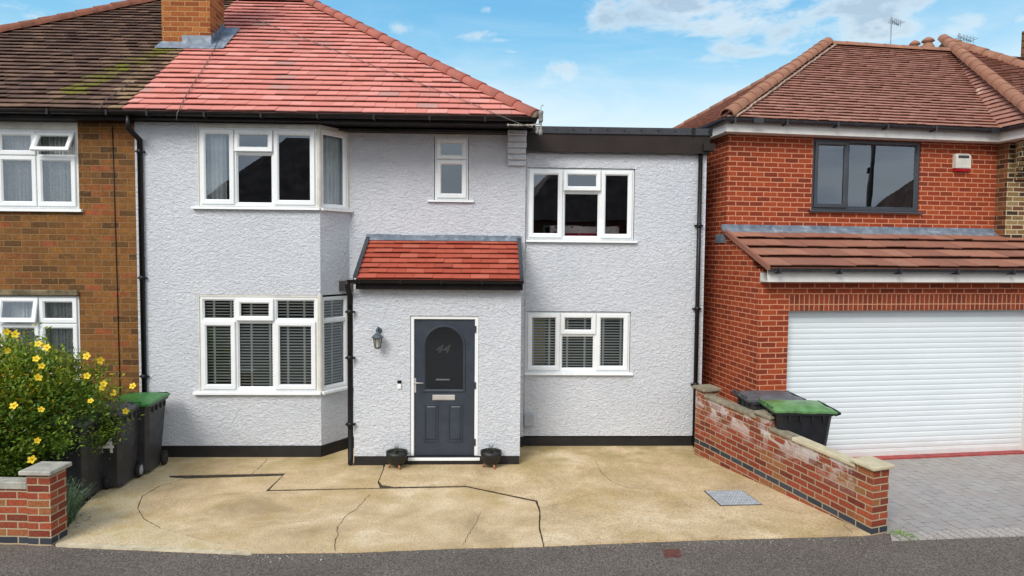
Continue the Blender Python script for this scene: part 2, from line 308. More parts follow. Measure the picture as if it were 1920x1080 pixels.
MT['leaf'] = m_leaf('shrub_leaves', (.03, .07, .008), (.11, .20, .02), (.31, .38, .035), (.66, .42, .03))
MT['leaf_lav'] = m_leaf('grey_green_leaves', (.06, .11, .05), (.13, .22, .12), (.24, .34, .20), (.2, .2, .3))
MT['weed'] = m_leaf('bright_weed', (.08, .16, .01), (.16, .30, .02), (.25, .42, .04))
MT['grassy'] = m_leaf('dark_grassy_leaves', (.014, .016, .012), (.03, .04, .025), (.07, .08, .04))
MT['stem'] = m_plain('woody_stem', (.09, .05, .03), .9, .3, 20)
MT['petal'] = m_plain('yellow_petal', (.80, .56, .01), .6, .08, 20)
MT['pot'] = m_plain('black_pot_glaze', (.012, .011, .011), .5, .2, 15, bump=.3)
MT['wood'] = m_plain('orange_wood', (.42, .17, .08), .55, .2, 15)
MT['lamp_metal'] = m_plain('verdigris_grey_metal', (.13, .17, .19), .55, .3, 25, metal=.3, bump=.3)
MT['lamp_glass'] = m_plain('frosted_lantern_glass', (.50, .50, .45), .25, .25, 14)
MT['meter'] = m_plain('grey_meter_box', (.40, .42, .46), .5, .08, 5)
MT['alarm_red'] = m_plain('red_alarm_lens', (.42, .012, .02), .25, .1, 5)
MT['cable'] = m_plain('grey_cable', (.16, .13, .11), .6, .2, 9)
MT['cable_white'] = m_plain('white_cable', (.62, .60, .56), .6, .2, 9)
MT['aerial'] = m_plain('aluminium_aerial', (.26, .30, .34), .5, .1, 9, metal=.4)
MT['number_white'] = m_plain('white_number_sticker', (.80, .80, .80), .5, .05, 9)
MT['etched'] = m_plain('etched_glass', (.028, .03, .031), .6, .1, 9)
MT['insul'] = m_plain('grey_insulator', (.30, .29, .27), .5, .2, 20)
MT['far_render'] = m_plain('far_pale_render', (.30, .26, .22), .9, .2, 2)
MT['far_brick'] = mk_brick('far_brick', [(0, (.16, .05, .025)), (1, (.28, .085, .04))], (.20, .14, .10), .24, .08)
MT['far_roof'] = m_plain('far_roof_tiles', (.24, .14, .10), .9, .3, 2)
MT['pole_wood'] = m_plain('weathered_pole_wood', (.17, .13, .10), .9, .3, 6)

# ------------------------------------------------------------ geometry helpers
class MB:
    def __init__(s, M=None): s.v = []; s.f = []; s.M = M; s.col = []; s.sm = []; s.cur = None
    def vert(s, p):
        p = Vector(p)
        if s.M is not None: p = s.M @ p
        s.v.append(p); return len(s.v)-1
    def face(s, pts, sm=False):
        s.f.append([s.vert(p) for p in pts]); s.col.append(s.cur); s.sm.append(sm)
    def facei(s, idx, sm=False): s.f.append(list(idx)); s.col.append(s.cur); s.sm.append(sm)
    def box(s, a, b, c=0.0):
        x0, y0, z0 = [min(a[i], b[i]) for i in range(3)]; x1, y1, z1 = [max(a[i], b[i]) for i in range(3)]
        if c > 0: return s.cbox((x0, y0, z0), (x1, y1, z1), c)
        P = [(x, y, z) for z in (z0, z1) for y in (y0, y1) for x in (x0, x1)]
        for q in ((0, 2, 3, 1), (4, 5, 7, 6), (0, 1, 5, 4), (2, 6, 7, 3), (0, 4, 6, 2), (1, 3, 7, 5)): s.face([P[i] for i in q])
    def cbox(s, a, b, c):
        bm = bmesh.new(); bmesh.ops.create_cube(bm, size=1)
        for v in bm.verts: v.co = Vector([(a[i]+b[i])/2+v.co[i]*(b[i]-a[i]) for i in range(3)])
        bmesh.ops.bevel(bm, geom=bm.edges[:], offset=c, segments=1, affect='EDGES')
        for f in bm.faces: s.face([v.co.copy() for v in f.verts])
        bm.free()
    def prism(s, poly, d):
        """poly: list of 3-D points (planar), extruded by the vector d"""
        d = Vector(d); P = [Vector(p) for p in poly]; Q = [p+d for p in P]; n = len(P)
        s.face(P[::-1]); s.face(Q)
        for i in range(n): j = (i+1) % n; s.face([P[i], P[j], Q[j], Q[i]])
    def ring(s, u0, z0, u1, z1, prof, closed=True):
        """prof: list of (inward offset, y); swept with mitres round a rectangle in the xz plane"""
        n = len(prof)
        C = []
        for o, y in prof: C.append([(u0+o, y, z0+o), (u1-o, y, z0+o), (u1-o, y, z1-o), (u0+o, y, z1-o)])
        rng = range(n) if closed else range(n-1)
        for i in rng:
            j = (i+1) % n
            for k in range(4):
                l = (k+1) % 4; s.face([C[i][k], C[i][l], C[j][l], C[j][k]])
    def tube(s, pts, r, n=8, cap=True, taper=None):
        P = [Vector(p) for p in pts]; rings = []
        up = Vector((0, 0, 1)); prev = None
        for i, p in enumerate(P):
            if i == 0: d = P[1]-P[0]
            elif i == len(P)-1: d = P[-1]-P[-2]
            else: d = (P[i+1]-p).normalized()+(p-P[i-1]).normalized()
            d.normalize()
            if prev is None:
                a = d.cross(up)
                if a.length < .05: a = d.cross(Vector((0, 1, 0)))
            else: a = prev-d*prev.dot(d)
            a.normalize(); prev = a; b = d.cross(a)
            rr = r if taper is None else r*(1+(taper-1)*i/(len(P)-1))
            if 0 < i < len(P)-1:
                cosb = max(.5, (P[i+1]-p).normalized().dot(d)); sc = 1/cosb
            else: sc = 1
            rings.append([s.vert(p+(a*math.cos(2*math.pi*k/n)+b*math.sin(2*math.pi*k/n))*rr*(sc if abs(k) >= 0 else 1)) for k in range(n)])
        for i in range(len(rings)-1):
            for k in range(n): l = (k+1) % n; s.facei([rings[i][k], rings[i][l], rings[i+1][l], rings[i+1][k]], True)
        if cap: s.facei(rings[0][::-1]); s.facei(rings[-1])
    def lathe(s, prof, n=20, c=(0, 0, 0), ax='z', sm=True, rot=0.0):
        """prof: list of (radius, height)"""
        rings = []
        for r_, h_ in prof:
            rg = []
            for k in range(n):
                a = 2*math.pi*k/n+rot; x, y = r_*math.cos(a), r_*math.sin(a)
                p = {'z': (x, y, h_), 'x': (h_, x, y), 'y': (x, h_, y)}[ax]
                rg.append(s.vert((c[0]+p[0], c[1]+p[1], c[2]+p[2])))
            rings.append(rg)
        for i in range(len(rings)-1):
            for k in range(n): l = (k+1) % n; s.facei([rings[i][k], rings[i][l], rings[i+1][l], rings[i+1][k]], sm)
        s.facei(rings[0][::-1]); s.facei(rings[-1])
    def wall(s, u0, u1, z0, z1, y0, th, holes=(), top=None):
        """vertical wall, front at y0, back at y0+th, rectangular holes (u0,z0,u1,z1)"""
        us = sorted({u0, u1, *[h[0] for h in holes], *[h[2] for h in holes]}); zs = sorted({z0, z1, *[h[1] for h in holes], *[h[3] for h in holes]})
        us = [u for u in us if u0-1e-6 <= u <= u1+1e-6]; zs = [z for z in zs if z0-1e-6 <= z <= z1+1e-6]
        def solid(a, b): 
            if a < 0 or b < 0 or a >= len(us)-1 or b >= len(zs)-1: return False
            cu, cz = (us[a]+us[a+1])/2, (zs[b]+zs[b+1])/2
            return not any(h[0] < cu < h[2] and h[1] < cz < h[3] for h in holes)
        y1 = y0+th
        for a in range(len(us)-1):
            for b in range(len(zs)-1):
                if not solid(a, b): continue
                A, B, C, D = us[a], us[a+1], zs[b], zs[b+1]
                s.face([(A, y0, C), (B, y0, C), (B, y0, D), (A, y0, D)]); s.face([(A, y1, D), (B, y1, D), (B, y1, C), (A, y1, C)])
                if not solid(a-1, b): s.face([(A, y1, C), (A, y0, C), (A, y0, D), (A, y1, D)])
                if not solid(a+1, b): s.face([(B, y0, C), (B, y1, C), (B, y1, D), (B, y0, D)])
                if not solid(a, b-1): s.face([(A, y1, C), (B, y1, C), (B, y0, C), (A, y0, C)])
                if not solid(a, b+1): s.face([(A, y0, D), (B, y0, D), (B, y1, D), (A, y1, D)])
    def build(s, name, mat, parent=None, merge=False, uvM=None):
        me = bpy.data.meshes.new(name); me.from_pydata([tuple(v) for v in s.v], [], s.f); me.update()
        if merge:
            bm = bmesh.new(); bm.from_mesh(me); bmesh.ops.remove_doubles(bm, verts=bm.verts[:], dist=1e-5); bm.to_mesh(me); bm.free()
        uvl = me.uv_layers.new(name='UVMap')
        uR = uvM.to_3x3().inverted().transposed() if uvM is not None else None
        for p in me.polygons:
            n = p.normal
            if uvM is not None:
                n = (uR @ n).normalized(); tv = Vector((1, 0, 0)) if abs(n.y) > .7 else Vector((0, -1, 0))
                for li in p.loop_indices:
                    c = uvM @ me.vertices[me.loops[li].vertex_index].co
                    uvl.data[li].uv = (c.x, c.y) if abs(n.z) > .9 else (c.dot(tv), c.z)
                continue
            if abs(n.z) > .92:
                for li in p.loop_indices: c = me.vertices[me.loops[li].vertex_index].co; uvl.data[li].uv = (c.x, c.y)
            else:
                tv = Vector((-n.y, n.x, 0)).normalized(); w = n.cross(tv)
                if abs(n.z) < .02: w = Vector((0, 0, 1))
                for li in p.loop_indices: c = me.vertices[me.loops[li].vertex_index].co; uvl.data[li].uv = (c.dot(tv), c.dot(w))
        if any(c is not None for c in s.col) and not merge:
            ca = me.color_attributes.new('tint', 'FLOAT_COLOR', 'CORNER')
            for p in me.polygons:
                c = s.col[p.index] or (.5, 0, 0)
                for li in p.loop_indices: ca.data[li].color = (c[0], c[1], c[2], 1)
        if not merge: me.polygons.foreach_set('use_smooth', s.sm)
        me.materials.append(mat if not isinstance(mat, str) else MT[mat])
        o = bpy.data.objects.new(name, me); scene.collection.objects.link(o)
        if parent is not None: o.parent = parent
        return o
def tag(o, label=None, cat=None, group=None, kind=None):
    if label: o['label'] = label
    if cat: o['category'] = cat
    if group: o['group'] = group
    if kind: o['kind'] = kind
    return o
def empty(name, M, label, cat, group=None):
    o = bpy.data.objects.new(name, None); scene.collection.objects.link(o); o.matrix_world = M; o.empty_display_size = .1
    return tag(o, label, cat, group)

R3 = RM.to_3x3(); CAM = Vector((0, 0, CAMH))
def ray(px, py): return R3 @ Vector(((px-960)/FPX, -(py-540)/FPX, -1))
def ground(px, py, z=0.0):
    d = ray(px, py); return CAM+d*((z-CAMH)/d.z)
def hitp(px, py, p0, n):
    d = ray(px, py); return CAM+d*((Vector(p0)-CAM).dot(n)/d.dot(n))
class Frame:
    def __init__(s, o, deg):
        s.M = Matrix.Translation((o[0], o[1], 0)) @ Matrix.Rotation(R(deg), 4, 'Z'); s.I = s.M.inverted()
        s.n = s.M.to_3x3() @ Vector((0, 1, 0))
    def hit(s, px, py, v):
        return s.I @ hitp(px, py, s.M @ Vector((0, v, 0)), s.n)
    def rect(s, x0, y0, x1, y1, v):
        a = s.hit(x0, (y0+y1)/2, v).x; b = s.hit(x1, (y0+y1)/2, v).x; xm = (x0+x1)/2
        return (a, s.hit(xm, y1, v).z, b, s.hit(xm, y0, v).z)
    def hitplane(s, px, py, p0, n):
        return s.I @ hitp(px, py, s.M @ Vector(p0), s.M.to_3x3() @ Vector(n))

def clip(poly, cp):
    """clip convex poly (list of (x,y)) by convex polygon cp (counter-clockwise)"""
    out = poly
    for i in range(len(cp)):
        a, b = cp[i], cp[(i+1) % len(cp)]; inp = out; out = []
        def side(p): return (b[0]-a[0])*(p[1]-a[1])-(b[1]-a[1])*(p[0]-a[0])
        for j in range(len(inp)):
            p, q = inp[j], inp[(j+1) % len(inp)]; sp, sq = side(p), side(q)
            if sp >= 0: out.append(p)
            if (sp >= 0) != (sq >= 0):
                k = sp/(sp-sq); out.append((p[0]+(q[0]-p[0])*k, p[1]+(q[1]-p[1])*k))
        if len(out) < 3: return []
    return out
def tiles(O, U, S, poly, w, g, th, rs, info=None, jit=.003, half=True, gap=.002, pl=.013):
    """courses of tiles on a plane: origin O, unit vectors U (along) and S (up slope); poly in (u,s), convex CCW"""
    mb = MB(); O, U, S = Vector(O), Vector(U).normalized(), Vector(S).normalized(); N = U.cross(S)
    if N.z < 0: N = -N
    r_ = random.Random(rs); smin = min(p[1] for p in poly); smax = max(p[1] for p in poly)
    umin = min(p[0] for p in poly); umax = max(p[0] for p in poly); k = 0; s = smin
    while s < smax-1e-4:
        u = umin-w+(w/2 if (k % 2 and half) else 0); sag = r_.uniform(-.002, .002)
        while u < umax:
            js = r_.uniform(-jit, jit); c = clip([(u+gap, s+js+sag), (u+w-gap, s+js*.4+sag), (u+w-gap, s+g), (u+gap, s+g)], poly)
            if len(c) >= 3:
                tilt = r_.uniform(-.15, .15)*th; tt = th*(1+r_.uniform(-.15, .15))
                def hgt(p): return max(.001, tt*(1-(p[1]-s)/g)+.002+tilt*(p[0]-u)/w)
                top = [O+U*p[0]+S*p[1]+N*hgt(p) for p in c]; bot = [O+U*p[0]+S*p[1]+N*max(-.004, hgt(p)-pl) for p in c]
                mb.cur = info(u+w/2, s+g/2, r_) if info else (r_.random(), 0, 0)
                mb.face(top); mb.face(bot[::-1])
                for i in range(len(c)): j = (i+1) % len(c); mb.face([bot[i], bot[j], top[j], top[i]])
            u += w
        s += g; k += 1
    mb.cur = (0, 0, 0); mb.face([O+U*p[0]+S*p[1]-N*.006 for p in poly])
    mb.face([O+U*p[0]+S*p[1]-N*.05 for p in poly][::-1])
    return mb
def hip_tiles(a, b, r, L, rs=1, up=(0, 0, 1), lap=.03, start=0.0, mb=None, flat=1.0):
    """half-round tiles lapped along a line from low end a to high end b"""
    mb = mb or MB(); a, b = Vector(a), Vector(b); d = (b-a).normalized(); side = d.cross(Vector(up)).normalized(); up2 = side.cross(d)
    n = max(1, int(round((b-a).length/L))); L = (b-a).length/n; r_ = random.Random(rs)
    for i in range(n):
        p0 = a+d*(i*L-lap); p1 = a+d*((i+1)*L); j = Vector((0, 0, r_.uniform(-.004, .004)))
        R0, R1 = r*1.06, r*.94; rows = []
        for p, rr, off in ((p0, R0-.018, 0), (p0, R0, 0), (p1, R1, 0)):
            rows.append([mb.vert(p+j+(side*math.cos(t_)+up2*math.sin(t_)*flat)*rr) for t_ in [math.pi*k/10 for k in range(11)]])
        for k in range(10):
            mb.facei([rows[0][k], rows[0][k+1], rows[1][k+1], rows[1][k]]); mb.facei([rows[1][k], rows[1][k+1], rows[2][k+1], rows[2][k]], True)
    return mb
def gutter(mb, a, b, r=.055, n=7):
    """half-round trough hung along a-b"""
    a, b = Vector(a), Vector(b); d = (b-a).normalized(); s_ = d.cross(Vector((0, 0, 1))).normalized()
    prof = [(math.cos(math.pi+math.pi*k/n), math.sin(math.pi+math.pi*k/n)) for k in range(n+1)]
    pts = [(x*r, z*r) for x, z in prof]+[(x*(r-.006), z*(r-.006)) for x, z in prof[::-1]]
    P = [a+s_*x+Vector((0, 0, z)) for x, z in pts]; Q = [b+s_*x+Vector((0, 0, z)) for x, z in pts]; m = len(pts)
    for i in range(m): j = (i+1) % m; mb.face([P[i], P[j], Q[j], Q[i]], True)
    for W in (P, Q):
        for i in range(n): mb.face([W[i], W[i+1], W[m-2-i], W[m-1-i]])
    for e in (a, b): mb.face([e+s_*x*r+Vector((0, 0, z*r)) for x, z in prof])

def inner(rect, w): return (rect[0]+w, rect[1]+w, rect[2]-w, rect[3]-w)
def window(parent, rect, y, cols, mat='upvc', T=None, sill=None, blind=None, fw=.042, sw=.055, label=None, curtain=None, net=None):
    """cols: list of (u_end, rows); rows bottom-up: list of (z_end, kind, open_angle); y = front of the frame"""
    u0, z0, u1, z1 = rect
    fr = MB(T); D = .07
    fr.ring(u0, z0, u1, z1, [(0, y+D), (0, y), (fw-.006, y), (fw, y+.006), (fw, y+D)])
    gl = MB(T); cas = []
    ua = u0; edges = [c[0] for c in cols[:-1]]
    for ci, (ue, rows) in enumerate(cols):
        ue = u1 if ci == len(cols)-1 else ue
        if ci < len(cols)-1: fr.box((ue-fw/2, y+.002, z0+fw), (ue+fw/2, y+D-.002, z1-fw))
        a = ua+(fw if ci == 0 else fw/2); b = ue-(fw if ci == len(cols)-1 else fw/2)
        za = z0
        for ri, (ze, kind, ang) in enumerate(rows):
            ze = z1 if ri == len(rows)-1 else ze
            if ri < len(rows)-1: fr.box((a, y+.004, ze-fw/2), (b, y+D-.004, ze+fw/2))
            c = za+(fw if ri == 0 else fw/2); e = ze-(fw if ri == len(rows)-1 else fw/2)
            if kind == 'S':
                m = MB((T or Matrix.Identity(4)) @ Matrix.Translation((0, y, e)) @ Matrix.Rotation(R(-ang), 4, 'X') @ Matrix.Translation((0, -y, -e)))
                o = .014; A, B, C, E_ = a-o, c-o, b+o, e+o
                m.ring(A, B, C, E_, [(0, y-.001), (0, y-.020), (.006, y-.026), (sw+o-.018, y-.026), (sw+o, y-.008), (sw+o, y+.03), (.016, y+.03)])
                cas.append(m)
                g = MB(m.M); q = inner((A, B, C, E_), sw+o-.006); g.face([(q[0], y+.005, q[1]), (q[2], y+.005, q[1]), (q[2], y+.005, q[3]), (q[0], y+.005, q[3])])
                k = len(gl.v); gl.v += g.v; gl.f += [[i+k for i in f] for f in g.f]; gl.col += g.col; gl.sm += g.sm
            else:
                fr.ring(a-.001, c-.001, b+.001, e+.001, [(0, y+.012), (.004, y+.008), (.02, y+.028), (.02, y+.05), (0, y+.05)])
                gl.face([(a+.012, y+.034, c+.012), (b-.012, y+.034, c+.012), (b-.012, y+.034, e-.012), (a+.012, y+.034, e-.012)])
            za = ze
        ua = ue
    W = fr.build('window', mat, parent)
    if label: W['label'] = label
    for m in cas: m.build('casement', mat, W)
    gl.build('pane', 'glass', W)
    if sill:
        s = MB(T); sa, sb, drop, proj = sill
        s.prism([(u0-sa, y+.02, z0-.001), (u0-sa, y-proj, z0-.012), (u0-sa, y-proj-.004, z0-drop), (u0-sa, y-proj+.012, z0-drop-.004), (u0-sa, y+.02, z0-drop+.006)], (u1-u0+sa+sb, 0, 0))
        s.build('sill', mat, W)
    if blind:
        s = MB(T); yb = y+.10; g = .043; z = z0+.04; k = R(10)
        while z < z1-.03:
            dy, dz = .022*math.cos(k), .022*math.sin(k)
            s.prism([(u0+.03, yb-dy, z-dz), (u0+.03, yb+dy, z+dz), (u0+.03, yb+dy, z+dz+.004), (u0+.03, yb-dy, z-dz+.015)], (u1-u0-.06, 0, 0)); z += g
        for uu in blind: s.box((uu-.015, yb-.026, z0+.03), (uu+.015, yb-.024, z1-.03))
        s.box((u0+.02, yb-.03, z1-.05), (u1-.02, yb+.03, z1-.01))
        s.build('blind', 'blind', W)
    def drape(name, m, a, b, za, zb, yy, amp=.02, wl=.07, gather=None):
        s = MB(T); n = max(8, int((b-a)/.012)); rows = 8; grid = []
        for j in range(rows+1):
            tz = j/rows; z = za+(zb-za)*tz; row = []
            for i in range(n+1):
                tt = i/n; u = a+(b-a)*tt
                if gather: u = gather(u, tz, a, b)
                row.append(s.vert((u, yy+amp*math.sin(2*math.pi*(a+(b-a)*tt)/wl+1.3*math.sin(9*tt)), z)))
            grid.append(row)
        for j in range(rows):
            for i in range(n): s.facei([grid[j][i], grid[j][i+1], grid[j+1][i+1], grid[j+1][i]], True)
        s.build(name, m, W)
    if curtain:
        for (a, b) in curtain: drape('curtain', 'curtain', a, b, z0-.1, z1+.05, y+.12, .022, .085)
    if net:
        for (a, b) in net: drape('net_curtain', 'net', a, b, z0+.02, z1, y+.15, .015, .06)
    return W
def bracket(mb, p, n, w=.05):
    mb.box((p[0]-w, p[1]-.004, p[2]-.012), (p[0]+w, p[1]+.03, p[2]+.012))

# ============================================================ GROUND
def ground_poly(name, px, z, th, mat, label=None, rough=0.0, seed=3):
    r_ = random.Random(seed); P = [ground(x, y) for x, y in px]; Q = []
    for i in range(len(P)):
        a, b = P[i], P[(i+1) % len(P)]; n = max(1, int((b-a).length/.05)) if rough else 1
        for k in range(n):
            p = a.lerp(b, k/n)
            if rough and k: p = p+Vector((r_.uniform(-1, 1), r_.uniform(-1, 1), 0))*rough
            Q.append(Vector((p.x, p.y, 0)))
    bm = bmesh.new(); vs = [bm.verts.new((p.x, p.y, z)) for p in Q]; f = bm.faces.new(vs)
    if f.normal.z < 0 or True: f.normal_update()
    if f.normal.z < 0: f.normal_flip()
    top = bmesh.ops.extrude_face_region(bm, geom=[f])
    for v in [g for g in top['geom'] if isinstance(g, bmesh.types.BMVert)]: v.co.z -= th
    bmesh.ops.recalc_face_normals(bm, faces=bm.faces[:]); bmesh.ops.triangulate(bm, faces=[q for q in bm.faces if len(q.verts) > 4])
    me = bpy.data.meshes.new(name); bm.to_mesh(me); bm.free()
    uvl = me.uv_layers.new(name='UVMap')
    for lp in me.loops: c = me.vertices[lp.vertex_index].co; uvl.data[lp.index].uv = (c.x, c.y)
    me.materials.append(MT[mat]); o = bpy.data.objects.new(name, me); scene.collection.objects.link(o); tag(o, kind='structure'); return o
g = MB(); g.face([(-400, -400, -.010), (400, -400, -.010), (400, 400, -.010), (-400, 400, -.010)]); tag(g.build('road', 'asphalt'), kind='structure')
ground_poly('driveway_joint_base', [(90, 1019), (1632, 1003), (1300, 820), (200, 820)], -.005, .003, 'gap')
curve = [(345, 897), (300, 910), (266, 930), (257, 952), (268, 972), (300, 990), (372, 1010), (470, 1036)]
ground_poly('driveway', [(104, 1021), (150, 955), (205, 900), (235, 830), (300, 830), (318, 895)]+curve, 0, .03, 'concrete_yellow', rough=.004)
ground_poly('driveway', [(297, 830), (316, 891.5), (536, 887), (506, 918), (712, 914.5), (708, 905), (718, 880), (720, 830)], .002, .03, 'concrete', rough=.002)
ground_poly('driveway', [(473, 1036.5), (374, 1009.7), (302, 989.5), (270, 971.5), (259, 952), (268, 930.5), (301.5, 910.5), (346, 897.5), (529, 892), (498, 921), (735, 916), (875, 913.5), (940, 927.5), (1004, 940.8), (1011, 960), (1010, 990), (1018, 1024), (860, 1027), (660, 1035)], 0, .03, 'concrete', rough=.003)
ground_poly('driveway', [(724, 870), (711, 903), (716, 909), (740, 912.5), (875, 910.5), (940, 924), (1007, 938), (1014, 960), (1013, 990), (1021, 1023), (1300, 1012), (1632, 1003), (1300, 850), (1300, 825), (724, 825)], .012, .045, 'concrete', rough=.004)
ground_poly('kerb_edging', [(104, 1021), (106, 1024), (472, 1039.5), (470, 1035.4), (120, 1017.5)], .006, .04, 'concrete_pale', rough=.002)
ground_poly('garden_bed', [(-500, 1000), (118, 1005), (175, 972), (152, 955), (205, 902), (236, 830), (-500, 830)], -.002, .03, 'soil', rough=.01)
# hairline cracks
def crack(px, w=.004, z=.004, seed=1):
    r_ = random.Random(seed); P = [ground(x, y) for x, y in px]; pts = []
    for i in range(len(P)-1):
        n = max(1, int((P[i+1]-P[i]).length/.04))
        for k in range(n): pts.append(P[i].lerp(P[i+1], k/n)+Vector((r_.uniform(-1, 1), r_.uniform(-1, 1), 0))*.010)
    pts.append(P[-1]); m = MB()
    L = []
    for i, p in enumerate(pts):
        d = (pts[min(i+1, len(pts)-1)]-pts[max(0, i-1)]).normalized(); s_ = Vector((-d.y, d.x, 0)); ww = w*r_.uniform(.2, .7)
        L.append((p+s_*ww+Vector((0, 0, z)), p-s_*ww+Vector((0, 0, z))))
    for i in range(len(L)-1): m.face([L[i][0], L[i][1], L[i+1][1], L[i+1][0]])
    return m
cr = MB()
for px, w, z in (([(692, 928), (682, 940), (668, 955), (650, 966), (632, 990), (633, 1000), (628, 1020), (630, 1034)], .006, .004),
                 ([(1118, 868), (1125, 885), (1145, 905), (1180, 917), (1205, 918)], .005, .016), ([(500, 862), (488, 876), (470, 890)], .005, .006),
                 ([(903, 960), (880, 1000), (868, 1023)], .0035, .004), ([(410, 1000), (500, 985), (560, 978), (645, 975)], .003, .004),
                 ([(1010, 955), (1060, 945), (1100, 930), (1140, 925)], .003, .016), ([(1320, 922), (1400, 912), (1440, 908)], .003, .016),
                 ([(355, 931), (450, 925), (560, 924)], .003, .004), ([(1600, 1002), (1580, 985), (1610, 975)], .004, .016)):
    c = crack(px, w, z, int(px[0][0])); k = len(cr.v); cr.v += c.v; cr.f += [[i+k for i in f] for f in c.f]; cr.col += c.col; cr.sm += c.sm
tag(cr.build('driveway_cracks', 'gap'), kind='structure')

# ============================================================ MAIN HOUSE
O = ground(960, 839); F = Frame(O, 2.0); FM = F.M
vA, vP, vC = -.48, -.88, .05
UP = F.hit(256, 450, vA).x            # party line
UA = F.hit(600, 400, vA).x            # end of the bay front
UC = F.hit(655, 400, 0).x             # end of the bay cant
UB = F.hit(985, 400, 0).x             # right corner of the main wall
UE = F.hit(1320.5, 500, vC).x         # right corner of the extension
EV, EZ = -.80, F.hit(600, 212, -.80).z     # eaves line
house = empty('rendered_house', FM, 'pale grey roughcast semi-detached house with new red tiled roof and dark grey front door', 'house')
WT = .25
cantM = Matrix.Translation((UA, vA, 0)) @ Matrix.Rotation(math.atan2(-vA, UC-UA), 4, 'Z'); LC = math.hypot(UC-UA, vA)
up_r = F.rect(371, 234, 600, 391, vA); lo_r = F.rect(373, 553, 600, 737, vA)
zu0, zu1, zl0, zl1 = up_r[1], up_r[3], lo_r[1], lo_r[3]
sm_r = F.rect(814, 251, 879, 377, 0); eu_r = F.rect(989, 315, 1190, 452, vC); el_r = F.rect(986, 584, 1182, 700, vC)
WTOP = 4.92; PL = .17
eu_r = (max(eu_r[0], UB+.02),)+eu_r[1:]; el_r = (max(el_r[0], UB+.02),)+el_r[1:]
w = MB()
w.wall(UP, UA, PL, 4.88, vA, WT, [(up_r[0], zu0, UA+1, zu1), (lo_r[0], zl0, UA+1, zl1)])
w.wall(UC, UB, PL, WTOP, 0, WT, [sm_r])
w.wall(UB+.001, UE, PL, 4.62, vC, WT, [eu_r, el_r])
w.M = cantM; w.wall(0.0, LC, PL, 4.88, 0, .2, [(-1, zu0, LC+1, zu1), (-1, zl0, LC+1, zl1)]); w.M = None
w.wall(UP, UB, 0, 4.9, 8.0, .2)
w.box((UB-.25, WT+.001, PL), (UB-.001, 7.99, WTOP)); w.box((UE-.25, vC+WT+.001, PL), (UE, 7.0, 4.62)); w.box((UB+.002, 7.0, 0), (UE, 7.2, 4.62))
wl = w.build('wall', 'render', house)
# corbel at the top right corner
cb = MB(); c0 = F.hit(952, 270, -.12).x; zc0, zc1 = F.hit(965, 310, -.1).z, 4.90; n = 6
for i in range(n):
    za = zc0+(zc1-zc0)*i/n; zb = zc0+(zc1-zc0)*(i+1)/n; dd = .05+.03*i
    cb.box((c0-.004*(i % 2), -dd, za+.004), (UB-.004+.006*(i % 2), -.001, zb-.001), .010)
cb.build('corbel', 'render', house)
# plinth
p = MB(); p.box((UP, vA-.012, -.05), (UA, vA+.1, PL+.002)); p.box((UC-.02, -.012, -.05), (UB, .1, PL+.002)); p.box((UB, vC-.012, -.05), (UE, vC+.1, PL-.02))
p.M = cantM; p.box((0, -.012, -.05), (LC, .1, PL+.002)); p.build('plinth', 'black_paint', house)
# inside of the house: floors, ceiling, dividing walls
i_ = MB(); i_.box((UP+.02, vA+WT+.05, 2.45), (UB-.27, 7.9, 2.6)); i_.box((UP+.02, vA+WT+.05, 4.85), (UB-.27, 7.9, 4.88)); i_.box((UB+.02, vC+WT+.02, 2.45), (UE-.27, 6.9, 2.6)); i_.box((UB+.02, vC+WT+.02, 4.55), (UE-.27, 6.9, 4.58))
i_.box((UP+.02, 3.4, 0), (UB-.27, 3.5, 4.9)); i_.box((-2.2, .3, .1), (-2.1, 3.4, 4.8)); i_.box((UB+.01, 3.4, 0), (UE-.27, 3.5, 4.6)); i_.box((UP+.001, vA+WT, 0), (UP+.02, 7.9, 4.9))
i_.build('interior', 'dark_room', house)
# --- windows
def px_u(x, y, v): return F.hit(x, y, v).x
def px_z(x, y, v): return F.hit(x, y, v).z
yA = vA+.012
wr = (up_r[0]+.012, zu0+.03, UA-.045, F.hit(480, 240, vA).z)
a, b = px_u(440, 300, yA), px_u(513, 300, yA); s1 = px_z(475, 286, yA)
W1 = window(house, wr, yA, [(a, [(0, 'S', 0)]), (b, [(s1, 'F', 0), (0, 'S', 5)]), (0, [(0, 'S', 0)])], sill=(.09, .05, .045, .07), curtain=[(wr[0], wr[0]+.34)])
wr2 = (lo_r[0]+.012, zl0+.03, UA-.045, zl1-.03)
a, b = px_u(443, 650, yA), px_u(515, 650, yA); s1 = px_z(480, 602, yA)
window(house, wr2, yA, [(a, [(s1, 'S', 0), (0, 'F', 0)]), (b, [(s1, 'F', 0), (0, 'S', 3)]), (0, [(s1, 'S', 0), (0, 'F', 0)])], sill=(.09, .05, .045, .07),
       blind=[px_u(x, 650, vA) for x in (398, 430, 468, 503, 537, 568)])
